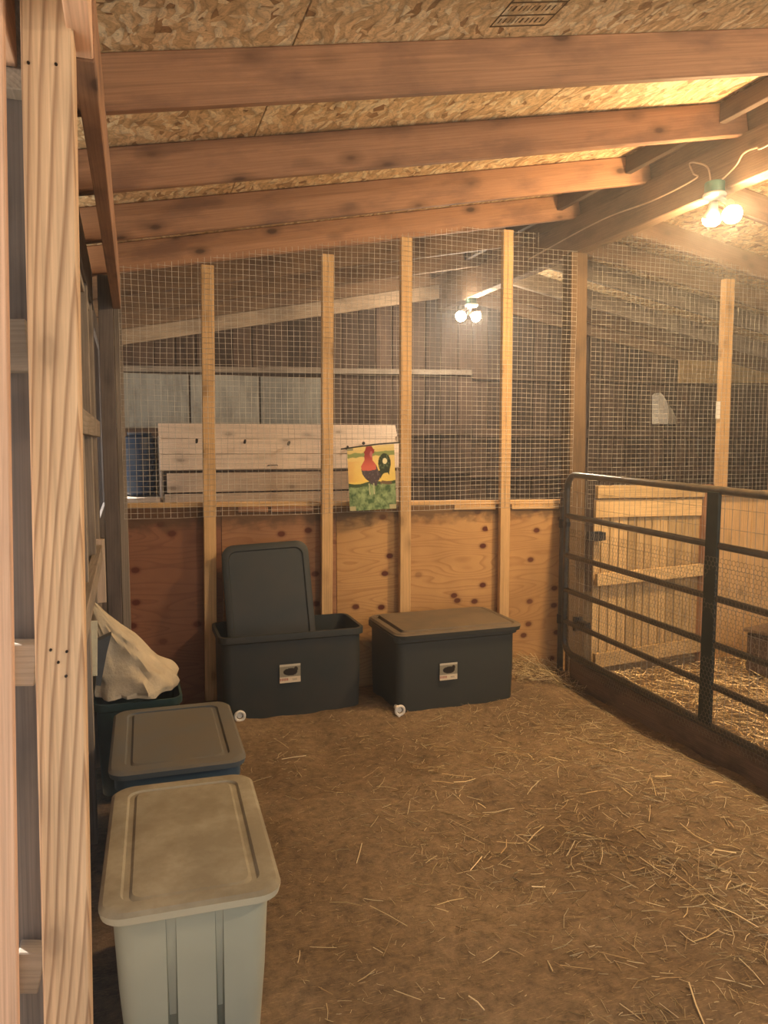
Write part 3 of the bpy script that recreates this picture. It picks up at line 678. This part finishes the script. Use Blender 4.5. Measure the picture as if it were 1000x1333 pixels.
# sloping lid boards
def lidpt(x, t): return Vector((x, 6.52-t*0.21, 1.70-t*0.375))
upn = Vector((0, -0.375, 0.21)).normalized()
for k in range(3):
    t0, t1 = k/3, (k+1)/3
    a = (lidpt(xl, (t0+t1)/2)); b = (lidpt(xr_-0.02*k*0, (t0+t1)/2))
    board('lid_board', a, b, 0.138, 0.016, upn, M['pale'], nb, bev=0.001)
board('front_board', (xl+0.05, 6.34, 1.225), (xr_-0.03, 6.34, 1.225), 0.018, 0.155, (0, 0, 1), M['pale'], nb)
board('front_board', (xl+0.03, 6.345, 1.085), (xr_-0.03, 6.345, 1.085), 0.018, 0.10, (0, 0, 1), M['pale'], nb)
board('side_panel', (xl+0.01, 6.60, 1.0), (xl+0.01, 6.60, 1.60), 0.34, 0.018, (1, 0, 0), M['pale'], nb)
board('side_panel', (xr_-0.01, 6.60, 1.0), (xr_-0.01, 6.60, 1.60), 0.34, 0.018, (1, 0, 0), M['pale'], nb)
board('floor_board', (xl, 6.55, 0.99), (xr_, 6.55, 0.99), 0.40, 0.018, (0, 0, 1), M['pale'], nb)
for x in (0.4, 2.1): board('support_leg', (x, 6.5, -0.1), (x, 6.5, 0.98), 0.08, 0.04, (0, -1, 0), M['grey'], nb)
for (px, py) in ((256, 574), (319, 575), (376, 577), (452, 583)):
    m = MB(); p = atY(px, py, 6.38); m.lathe(p, upn, [(0.011, -0.02), (0.011, 0.02)], 10); m.build('knot_hole', M['hole'], nb)
m = MB(); p = atY(355, 606, 6.30); m.tube([p+Vector((-0.04, 0, 0)), p+Vector((-0.03, -0.025, 0.005)), p+Vector((0.03, -0.025, 0.005)), p+Vector((0.04, 0, 0))], 0.004, 6); m.build('lid_handle', M['iron'], nb)
# shelf board on the right of the box
sb = board('wall_shelf', (2.22, 6.72, 1.615), (2.62, 6.72, 1.615), 0.26, 0.022, (0, 0, 1), M['brown']); tag(sb, 'short dark shelf on the far wall at the right end of the nesting box', 'shelf')
# blue plastic drum and pale box on a ledge at left
bd = thing('plastic_drum', 'dark blue plastic drum beyond the mesh, left of the nesting box', 'drum', (0.105, 6.6, 1.13))
m = MB(); m.lathe((0.105, 6.6, 1.12), (0, 0, 1), [(0.10, 0), (0.125, 0.02), (0.13, 0.12), (0.135, 0.14), (0.13, 0.16), (0.13, 0.36), (0.135, 0.38), (0.13, 0.40), (0.12, 0.47), (0.09, 0.49)], 28); auto_smooth(m.build('drum_body', M['rust'], bd))
m = MB(); m.lathe((0.105, 6.6, 1.61), (0, 0, 1), [(0.095, 0), (0.098, 0.02), (0.0, 0.022)][:2], 24); m.build('drum_lid', M['rust'], bd)
pb = thing('wooden_box', 'small pale wooden box under the blue drum, left of the nesting box', 'box', (0.11, 6.55, 0.95))
m = MB(); m.box((0.11, 6.5, 1.015), (0.25, 0.32, 0.075)); m.build('box_body', M['pale'], pb)
m = MB(); m.box((0.11, 6.5, 1.085), (0.27, 0.34, 0.05)); m.build('box_lid', M['pale'], pb)
board('support_leg', (0.11, 6.5, -0.1), (0.11, 6.5, 0.98), 0.10, 0.10, (0, -1, 0), M['grey'], pb)
# white scoop-shaped jug hanging on the far wall
jg = thing('plastic_jug', 'white cut-open plastic jug hanging on the dark far wall, right of the ridge post', 'jug', (5.6, YF-0.1, 1.75))
p = atY(868, 533, YF-0.12)
def jpoly(pts, Y, dep):
    q = [atY(a, b, Y) for a, b in pts]; n = len(q); mm = MB()
    mm.add(q+[v+Vector((0, dep, 0)) for v in q], [tuple(range(n))[::-1], tuple(range(n, 2*n))]+[(i, (i+1) % n, n+(i+1) % n, n+i) for i in range(n)]); return mm
jpoly([(857, 514), (860, 511), (864, 515), (869, 524), (871, 535), (870, 552), (857, 552)], YF-0.16, 0.10).build('jug_body', M['white'], jg)
o = jpoly([(871, 527), (876, 534), (880, 543), (880, 552), (871, 552)], YF-0.15, 0.10).build('jug_side', M['jug_shade'], jg); o['label'] = 'greyer side of the jug, its shade put into the colour'  # shade on this side is painted as a greyer plastic

# ================================================================ LAMPS
def flood(label, cx, y, dz, heads, mb, strength_name):
    t = thing('twin_flood_lamp', label, 'lamp', (cx, y, 2.80), group=None)
    m = MB(); m.lathe((cx, y, 2.765+dz), (0, 0, 1), [(0.048, 0), (0.05, 0.005), (0.05, 0.05), (0.045, 0.055)], 20); auto_smooth(m.build('junction_box', M['teal'], t))
    m = MB(); m.lathe((cx, y, 2.745+dz), (0, 0, 1), [(0.03, -0.012), (0.055, 0.0), (0.058, 0.012), (0.052, 0.02)], 24); auto_smooth(m.build('canopy_plate', M['white'], t))
    for (hp, axis) in heads:
        hp = Vector(hp); ax = Vector(axis).normalized(); back = hp-ax*0.085
        m = MB(); m.tube([(cx, y, 2.745+dz), (Vector((cx, y, 2.735+dz))+back)/2+Vector((0, 0, 0.012)), back], 0.012, 10); auto_smooth(m.build('swivel_arm', M['white'], t))
        m = MB(); m.lathe(back, ax, [(0.018, -0.02), (0.022, 0.0), (0.026, 0.03), (0.040, 0.055), (0.047, 0.072), (0.044, 0.072)], 24); h = auto_smooth(m.build('lamp_head', M['white'], t))
        m = MB(); m.lathe(hp, ax, [(0.043, -0.014), (0.045, 0.0), (0.039, 0.016), (0.025, 0.027), (0.004, 0.031)], 24); auto_smooth(m.build('bulb', mb, h))
    return t
l1 = atX(956, 276, 2.88); l1b = atX(932, 283, 2.90)
flood('twin bulb lamp glowing yellow under the ridge beam, nearest the camera', 2.855, 3.27, 0.035,
      [((l1.x-0.01, l1.y, l1.z-0.015), (-0.30, -0.55, -0.78)), ((l1b.x+0.0, l1b.y+0.03, l1b.z-0.005), (0.25, 0.40, -0.9))], M['bulb_warm'], 'warm')
l2 = atX(596, 412, 2.87); l2b = atX(620, 412, 2.90)
flood('twin bulb lamp shining white beyond the wire mesh', 2.93, (l2.y+l2b.y)/2, 0.0,
      [((l2.x-0.03, (l2.y+l2b.y)/2+0.03, 2.655), (-0.5, -0.55, -0.55)), ((l2b.x+0.08, (l2.y+l2b.y)/2, 2.655), (0.45, -0.75, -0.5))], M['bulb_cool'], 'cool')
flood('twin bulb lamp under the ridge beam behind the camera, end of the cable', 2.93, 0.35, 0.0,
      [((2.83, 0.30, 2.66), (-0.7, 0.2, -0.7)), ((2.90, 0.50, 2.655), (-0.3, 0.6, -0.7))], M['bulb_near'], 'near')
def cable(name, pts, r, label, n=6):
    cu = [Vector(p) for p in pts]; out = []
    for i in range(len(cu)-1):
        p0 = cu[max(0, i-1)]; p1 = cu[i]; p2 = cu[i+1]; p3 = cu[min(len(cu)-1, i+2)]
        for k in range(6):
            t = k/6; out.append(0.5*((2*p1)+(p2-p0)*t+(2*p0-5*p1+4*p2-p3)*t*t+(-p0+3*p1-3*p2+p3)*t**3))
    out.append(cu[-1]); m = MB(); m.tube(out, r, n); o = auto_smooth(m.build(name, M['cord'], None)); tag(o, label, 'cable'); return o
cable('electric_cable', [(2.872, 5.2, 2.90), atX(780, 288, 2.870), atX(850, 261, 2.868), atX(905, 233, 2.866), atX(903, 226, 2.86), atX(898, 213, 2.855), atX(908, 212, 2.85), atX(922, 219, 2.86), (2.855, 3.30, 2.845)], 0.0045,
      'thin cable stapled along the beam, looping into the lamp box from the left')
cable('electric_cable', [(2.86, 3.24, 2.850), atX(958, 216, 2.868), atX(968, 200, 2.862), atX(985, 192, 2.862), atX(1003, 187, 2.865), (2.868, 2.4, 3.0)], 0.0045,
      'thin cable rising from the lamp box to the right edge')

# ================================================================ TUBS AND TOTES
def tub_body(parent, cx, cy, w, d, h, z0, mat, rim=0.02, taper=0.04, notch=(), rz=0.0, inner=True, r=0.05, lip=0.060):
    m = MB(); L = []; n0 = notch
    for (z, dw) in ((0.0, -taper-0.03), (0.012, -taper), (h*0.5, -taper*0.5), (h-lip-0.010, -0.006), (h-lip-0.005, 0.0)): L.append(rr(cx, cy, z0+z, w+dw*2, d+dw*2, r, notch=n0, rz=rz))
    L.append(rr(cx, cy, z0+h-lip, w+rim, d+rim, r+0.005, notch=tuple((a, b, 0.0) for a, b, c in n0), rz=rz))
    L.append(rr(cx, cy, z0+h-0.006, w+rim*1.1, d+rim*1.1, r+0.008, notch=tuple((a, b, 0.0) for a, b, c in n0), rz=rz))
    L.append(rr(cx, cy, z0+h, w+rim, d+rim, r+0.005, notch=tuple((a, b, 0.0) for a, b, c in n0), rz=rz))
    nn = tuple((a, b, 0.0) for a, b, c in n0)
    L.append(rr(cx, cy, z0+h, w-0.01, d-0.01, r-0.005, notch=nn, rz=rz))
    L.append(rr(cx, cy, z0+h*0.5, w-taper-0.02, d-taper-0.02, r-0.005, notch=nn, rz=rz))
    L.append(rr(cx, cy, z0+0.02, w-2*taper-0.03, d-2*taper-0.03, r-0.01, notch=nn, rz=rz))
    m.loops(L); o = auto_smooth(m.build('body', mat, parent), 30)
    if notch:                                   # recess shade and dirt painted darker into the pressed grooves
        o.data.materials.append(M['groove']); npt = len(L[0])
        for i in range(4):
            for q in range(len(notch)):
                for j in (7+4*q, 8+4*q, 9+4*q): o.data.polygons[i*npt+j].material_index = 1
    return o
def tote_lid(parent, cx, cy, w, d, z, mat, th=0.028, rz=0.0, rc=0.06, border=0.045, tilt=None, panel=0.0005, groove=1.0):
    m = MB(); prof = [(0.0, -0.006), (0.0, 0.0), (th*0.7, 0.004), (th, -0.006), (th+0.002, -0.018)]
    L = [rr(cx, cy, z+a, w+2*b, d+2*b, rc, rz=rz) for a, b in prof]
    L.append(rr(cx, cy, z+th+0.001, w-border*2, d-border*2, rc-0.02, rz=rz))
    L.append(rr(cx, cy, z+th-0.006*groove, w-border*2-0.012, d-border*2-0.002, rc-0.022, rz=rz))
    L.append(rr(cx, cy, z+th-0.006*groove, w-border*2-0.040, d-border*2-0.004, rc-0.025, rz=rz))
    L.append(rr(cx, cy, z+th+panel, w-border*2-0.055, d-border*2-0.03, rc-0.03, rz=rz))
    L.append(rr(cx, cy, z+th+panel+0.001, w*0.4, d*0.4, 0.02, rz=rz))
    m.loops(L); return auto_smooth(m.build('lid', mat, parent), 25)
# sage tote, nearest
t1 = thing('storage_tote', 'sage grey plastic tote with dusty lid, nearest the camera beside the near post', 'storage tote', (0.132, 2.135, 0.0))
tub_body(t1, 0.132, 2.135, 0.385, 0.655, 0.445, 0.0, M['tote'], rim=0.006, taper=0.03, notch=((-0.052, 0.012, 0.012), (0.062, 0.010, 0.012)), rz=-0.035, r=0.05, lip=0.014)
tote_lid(t1, 0.132, 2.135, 0.425, 0.70, 0.432, M['tote_lid'], rz=-0.035)
# blue tote behind
t2 = thing('storage_tote', 'blue tote with dusty grey-blue lid, between the sage tote and the sack', 'storage tote', (0.150, 3.0, 0.0))
tub_body(t2, 0.150, 3.0, 0.42, 0.61, 0.41, 0.0, M['blue'], rim=0.014, taper=0.03, rz=-0.02)
tote_lid(t2, 0.150, 3.0, 0.465, 0.655, 0.398, M['blue_lid'], rz=-0.02, border=0.05)

def sticker(parent, cx, y, cz, w, h):
    nu, nv = 36, 30; V = []; C_ = []; Fc = []
    pale = lin(196, 190, 172); grey = lin(140, 136, 120); dark = lin(48, 42, 38); cream = lin(214, 200, 176); red = lin(170, 110, 96)
    for j in range(nv+1):
        for i in range(nu+1):
            u = i/nu; v = j/nv; V.append((cx+(u-0.5)*w, y, cz+(0.5-v)*h))
            c = pale if v < 0.12 else grey
            if v > 0.68: c = cream
            if ((u-0.52)/0.34)**2+((v-0.42)/0.20)**2 < 1 and v < 0.66: c = dark
            if ((u-0.78)/0.10)**2+((v-0.28)/0.13)**2 < 1: c = dark
            if v > 0.76 and v < 0.90 and u < 0.42 and (i % 3): c = red
            if v > 0.78 and v < 0.9 and 0.62 < u < 0.82 and (i % 2): c = grey
            C_.append((*c, 1))
    for j in range(nv):
        for i in range(nu):
            a = j*(nu+1)+i; Fc.append((a, a+1, a+nu+2, a+nu+1))
    V2 = [Vector(q) for q in V]; c0 = Vector((cx, y, cz))
    o = mesh_obj('label_sticker', [q-c0 for q in V2], Fc, M['sticker'], parent, Matrix.Translation(c0)); set_cols(o.data, C_)
    o['label'] = 'small pale printed sticker with a dark animal picture'
def spigot(parent, x, y, z):
    m = MB(); ring = [Vector((x+0.025*math.cos(a), y-0.02, z+0.025*math.sin(a))) for a in np.linspace(0, 2*math.pi, 20, endpoint=False)]
    m.tube(ring, 0.008, 8, closed=True); m.tube([(x, y+0.05, z), (x, y-0.015, z)], 0.014, 10); m.tube([(x-0.004, y-0.02, z-0.02), (x-0.010, y-0.028, z-0.075)], 0.009, 8)
    auto_smooth(m.build('drain_spout', M['white'], parent))
GZ = 0.0
# right tub with lid
tr = thing('stock_tub', 'dark slate tub with a flat dusty lid, right one of the pair at the wall', 'tub', (1.80, 4.26, 0.0))
tub_body(tr, 1.785, 4.24, 0.765, 0.50, 0.485, -0.03, M['tub'], rim=0.022, taper=0.012, rz=0.02, lip=0.03)
tote_lid(tr, 1.80, 4.24, 0.805, 0.54, 0.442, M['tub'], th=0.035, rz=0.02, rc=0.07, border=0.03, panel=0.009)
sticker(tr, 1.725, 3.982, 0.235, 0.110, 0.100); spigot(tr, 1.42, 3.98, 0.045)
# left tub, open
tl = thing('stock_tub', 'dark slate plastic tub standing open, left of the pair at the plywood wall', 'tub', (0.86, 4.38, 0.0))
tub_body(tl, 0.855, 4.325, 0.80, 0.385, 0.525, -0.03, M['tub_in'], rim=0.022, taper=0.012, lip=0.035)
sticker(tl, 0.83, 4.128, 0.268, 0.118, 0.105); spigot(tl, 0.545, 4.12, 0.065)
# its lid standing on end inside it, leaning on the wall
ld = thing('tub_lid', 'dark slate lid standing upright in the open tub, leaning on the plywood', 'lid', (0.76, 4.36, 0.1))
m = MB(); prof = [(0.0, -0.004), (0.0, 0.0), (0.03, 0.002), (0.036, -0.010)]
L = []
for a, b in prof: L.append(rr(0, 0, a, 0.505+2*b, 0.90+2*b, 0.07))
L.append(rr(0, 0, 0.036, 0.44, 0.83, 0.05)); L.append(rr(0, 0, 0.028, 0.43, 0.82, 0.05)); L.append(rr(0, 0, 0.028, 0.2, 0.4, 0.03)); m.loops(L)
tiltM = Matrix.Translation((0.770, 4.385, 0.515)) @ Matrix.Rotation(-0.035, 4, 'Y') @ Matrix.Rotation(math.radians(77), 4, 'X')
o = mesh_obj('lid_panel', m.v, m.f, M['tub_in'], ld, tiltM); auto_smooth(o, 30)

bb = thing('feed_bin', 'dark teal bin under the tan sack, mostly hidden behind the blue tote', 'bin', (0.02, 3.62, 0.0))
tub_body(bb, 0.02, 3.64, 0.36, 0.46, 0.43, 0.0, M['teal_dark'], rim=0.012, taper=0.02, lip=0.03)
# feed sack against the wall
bgp = thing('feed_sack', 'crumpled tan woven sack slumped against the wall behind the blue tote', 'sack', (0.0, 3.62, 0.0))
secs = [(0.442, -0.150, 0.17, 3.46, 3.82), (0.455, -0.160, 0.19, 3.42, 3.84), (0.48, -0.164, 0.19, 3.42, 3.84), (0.53, -0.166, 0.155, 3.44, 3.80), (0.555, -0.167, 0.125, 3.46, 3.76),
        (0.625, -0.168, 0.065, 3.48, 3.74), (0.68, -0.168, 0.015, 3.50, 3.72), (0.73, -0.168, -0.045, 3.52, 3.70), (0.78, -0.168, -0.095, 3.54, 3.67), (0.83, -0.168, -0.135, 3.56, 3.63), (0.845, -0.166, -0.15, 3.58, 3.61)]
m = MB(); L = []; n = 44
for k in range(len(secs)*3-2):
    i, t = divmod(k, 3); t /= 3
    A = secs[i]; B = secs[min(i+1, len(secs)-1)]; s_ = [A[q]+(B[q]-A[q])*t for q in range(5)]
    cx, cy = (s_[1]+s_[2])/2, (s_[3]+s_[4])/2; ax_, ay = (s_[2]-s_[1])/2, (s_[4]-s_[3])/2; lp = []
    for j in range(n):
        a = 2*math.pi*j/n; c_, sn = math.cos(a), math.sin(a); e = 0.75
        px_ = math.copysign(abs(c_)**e, c_)*ax_; py_ = math.copysign(abs(sn)**e, sn)*ay
        q = 0.06*noise.noise(Vector((c_*2.2, sn*2.2, s_[0]*5)))+0.30*(abs(noise.noise(Vector((c_*3+s_[0]*4, sn*3, s_[0]*5+4))))-0.2)
        x_ = cx+px_*(1+q); y_ = cy+py_*(1+q*1.2); lp.append(Vector((max(x_, -0.172), y_, s_[0]+0.012*noise.noise(Vector((a*2, s_[0]*8, 2)))-0.01)))
    L.append(lp)
m.loops(L); auto_smooth(m.build('sack_body', M['bag'], bgp), 60)
m = MB()
pts = [atY(px, py, 3.44) for px, py in ((126, 835), (145, 826), (139, 850), (131, 893), (125, 892))]
m.add([p for p in pts]+[p+Vector((0, 0.06, 0)) for p in pts], [(0, 1, 2, 3, 4), (9, 8, 7, 6, 5)]+[(i, 5+i, 5+(i+1) % 5, (i+1) % 5) for i in range(5)])
o = m.build('mouth_shade_panel', M['bag_dark'], bgp); o['label'] = 'dark panel standing in for the shade inside the sack opening'  # dark panel painted in place of the shaded inside of the sack
a = atY(122, 880, 3.38); b = atY(122.5, 808, 3.38)
board('paper_edge', a, b, 0.028, 0.004, (0, -1, 0), M['paper'], bgp)['label'] = 'bright cream paper edge'

# ================================================================ ROOSTER FLAG
def inpoly(u, v, P):
    c = False; n = len(P)
    for i in range(n):
        x1_, y1_ = P[i]; x2_, y2_ = P[(i+1) % n]
        if (y1_ > v) != (y2_ > v) and u < (x2_-x1_)*(v-y1_)/(y2_-y1_)+x1_: c = not c
    return c
HEAD = [(.40, .0), (.52, .005), (.545, .045), (.575, .06), (.565, .11), (.525, .13), (.52, .22), (.60, .30), (.60, .37), (.45, .385), (.28, .37), (.27, .31), (.35, .21), (.345, .16), (.36, .12), (.34, .09), (.37, .065)]
BODY = [(.27, .35), (.60, .30), (.66, .42), (.70, .45), (.66, .53), (.62, .56), (.595, .63), (.50, .61), (.44, .56), (.35, .50), (.29, .43)]
TAIL2 = [(.64, .40), (.78, .36), (.89, .34), (.88, .43), (.875, .47), (.83, .42), (.74, .45), (.68, .52)]
def flagcol(u, v):
    nz = noise.noise(Vector((u*9, v*11, 0))); n2 = noise.noise(Vector((u*28, v*30, 4)))
    if v < 0.05: c = lin(150, 150, 110) if u < 0.12 else lin(232, 206, 120)
    elif v < 0.095+0.02*nz: c = lin(228, 200, 110)
    elif v < 0.165+0.02*nz: c = lin(142, 158, 84)
    else:
        t = min(1, max(0, (v-0.17)/0.4)); c = tuple((1-t)*a+t*b for a, b in zip(lin(238, 206, 110), lin(246, 212, 66)))
        if u < 0.3 and 0.22 < v < 0.55: k = 0.6*(1-u/0.3)+0.3*nz; k = min(1, max(0, k)); c = tuple((1-k)*a+k*b for a, b in zip(c, lin(232, 166, 74)))
    hill = 0.565+0.02*math.sin(u*9)-0.02*(u > 0.7)
    if v > hill:
        k = min(1, max(0, 0.5+0.9*nz+0.5*n2)); c = tuple((1-k)*a+k*b for a, b in zip(lin(70, 104, 62), lin(150, 178, 118)))
        if v < hill+0.05: c = lin(70, 92, 58)
        if 0.68 < u < 0.92 and v < hill+0.05: c = lin(120, 96, 66)
        if v > 0.93 and (u < 0.12 or u > 0.86): c = lin(190, 182, 130)
    d = ((u-.78)/.135)**2+((v-.285)/.155)**2
    if d < 1: c = lin(52, 66, 44) if n2 < 0.15 else lin(96, 116, 84)
    if d < 1 and ((u-.79)/.05)**2+((v-.25)/.045)**2 < 1: c = lin(238, 232, 176)
    if inpoly(u, v, TAIL2): c = lin(54, 66, 48)
    if inpoly(u, v, BODY): c = lin(82, 70, 78) if n2 < 0.2 else lin(104, 90, 96)
    if inpoly(u, v, HEAD):
        t = min(1, max(0, (v-0.12)/0.2)); c = tuple((1-t)*a+t*b for a, b in zip(lin(158, 42, 46), lin(222, 92, 66)))
        if ((u-.5)/.03)**2+((v-.13)/.05)**2 < 1: c = lin(200, 96, 110)
    for lx in (0.43, 0.53):
        if abs(u-lx-0.03*(v-.6)) < 0.012 and 0.58 < v < 0.76: c = lin(186, 190, 140)
    g_ = sum(c)/3; return tuple((0.80*q+0.20*g_)*0.9 for q in c)
fl = thing('rooster_flag', 'small printed garden flag of a red-necked rooster hanging on the mesh by the third stud', 'flag', (1.425, 4.50, 1.13))
fa = atY(451.5, 583, 4.49); fb_ = atY(513, 578, 4.49); fc = atY(455, 665, 4.49); fd = atY(516.5, 662, 4.49)
nu, nv = 110, 150; V = []; C_ = []; Fc = []
for j in range(nv+1):
    for i in range(nu+1):
        u = i/nu; v = j/nv; top = fa.lerp(fb_, u); bot = fc.lerp(fd, u); p = top.lerp(bot, v)
        p = p+Vector((0, -0.004-0.010*math.sin(u*5.0+0.6)*(0.3+v), 0)); V.append(p); C_.append((*flagcol(u, v), 1))
for j in range(nv):
    for i in range(nu):
        a = j*(nu+1)+i; Fc.append((a, a+1, a+nu+2, a+nu+1))
o = base_obj('flag_cloth', V, Fc, M['print_'], fl, smooth=True); set_cols(o.data, C_)
m = MB(); m.tube([atY(444, 584.5, 4.485), atY(493, 578, 4.485), atY(520, 576, 4.485)], 0.0045, 8); auto_smooth(m.build('dowel', M['iron'], fl))
m = MB(); p = atY(473.5, 577, 4.48); m.lathe(p, (0, -1, 0), [(0.009, -0.006), (0.010, 0.0), (0.006, 0.006)], 12); m.build('hook', M['iron'], fl)

# ================================================================ STRAW
def straws(n, region, lmin, lmax, rad, lift, label, bright=1.0, dens=None, flat=0.25, seed=1):
    rg = random.Random(seed); V = []; Fc = []; C_ = []
    pal = [(0.66, 0.53, 0.30), (0.50, 0.38, 0.19), (0.40, 0.28, 0.13), (0.76, 0.64, 0.40), (0.33, 0.22, 0.10)]
    k = 0
    while k < n:
        x = rg.uniform(region[0], region[1]); y = rg.uniform(region[2], region[3])
        if dens and rg.random() > dens(x, y): continue
        if 0.42 < x < 2.3 and y > 4.1: k += 1; continue
        if x < 0.42 and 1.75 < y: k += 1; continue
        k += 1
        l = rg.uniform(lmin, lmax)*(0.5+rg.random()**2); a = rg.uniform(0, math.pi*2)
        d = Vector((math.cos(a), math.sin(a), 0)); s_ = Vector((-d.y, d.x, 0)); bend = rg.uniform(-0.09, 0.09)*l*(0.4 if l > 0.12 else 1)
        rise = rg.uniform(0, flat)*l; zb = lift*rg.random()
        c = Vector((x, y, 0)); p = [c-d*l/2, c+s_*bend, c+d*l/2]
        for q, e in zip(p, (0, 0.5, 1)): q.z = ground(q.x, q.y)+rad+zb+rise*e*0.5
        col = rg.choice(pal); br = bright*rg.uniform(0.75, 1.2); nb_ = len(V); r_ = rad*rg.uniform(0.6, 1.3)
        for q in p:
            V.extend((q+s_*r_, q-s_*r_*0.6+Vector((0, 0, -r_)), q+Vector((0, 0, r_*0.8))-s_*r_*0.5)); C_.extend([(col[0]*br, col[1]*br, col[2]*br, 1)]*3)
        for g_ in (0, 3): Fc.extend([(nb_+g_+h, nb_+g_+(h+1) % 3, nb_+g_+3+(h+1) % 3, nb_+g_+3+h) for h in range(3)])
    o = mesh_obj('straw_litter', V, Fc, M['straw'], None); set_cols(o.data, C_); tag(o, label, 'straw', kind='stuff'); return o
def dens_aisle(x, y):
    v = 0.06+0.75*max(0, min(1, (x-0.9)/1.4))*(0.4+0.6*max(0, min(1, (4.0-y)/1.2))); c = noise.noise(Vector((x*2.3, y*2.3, 2)))
    return v*(0.45+1.5*max(0, c+0.15))
straws(4200, (0.3, 2.74, 1.3, 4.6), 0.03, 0.10, 0.0011, 0.006, 'loose straw scattered thicker to the right on the dirt floor', dens=dens_aisle, seed=3, bright=0.8)
straws(7000, (0.3, 2.74, 1.3, 4.6), 0.010, 0.035, 0.0008, 0.003, 'short trodden chaff on the dirt floor', bright=0.75, dens=lambda x, y: 0.25+dens_aisle(x, y), flat=0.1, seed=5)
straws(150, (0.5, 2.7, 1.4, 3.6), 0.08, 0.16, 0.0018, 0.010, 'long single stems of straw lying on the floor', bright=1.15, dens=dens_aisle, seed=8)
straws(9000, (2.86, 6.6, 1.8, 4.40), 0.05, 0.15, 0.0023, 0.035, 'deep bright straw bedding behind the metal gate', bright=1.5, flat=0.5, seed=9)
straws(900, (2.15, 2.80, 4.2, 4.58), 0.04, 0.12, 0.0014, 0.05, 'straw banked in the corner between tub and gate', bright=0.9, flat=0.8, seed=11)

# ================================================================ DUST HAZE in the air of the shed
hz = MB(); hz.box((4.1, 3.0, 1.6), (9.4, 9.0, 3.8)); hm = bpy.data.materials.new('dust_haze'); hm.use_nodes = True; hn = hm.node_tree; hn.nodes.clear()
vo = hn.nodes.new('ShaderNodeVolumeScatter'); vo.inputs['Density'].default_value = 0.014; vo.inputs['Anisotropy'].default_value = 0.6; vo.inputs['Color'].default_value = (0.92, 0.95, 1.0, 1)
oo = hn.nodes.new('ShaderNodeOutputMaterial'); hn.links.new(vo.outputs[0], oo.inputs['Volume'])
hzo = hz.build('dust_haze', hm); tag(hzo, 'thin dusty haze hanging in the air of the shed', 'haze', kind='stuff')
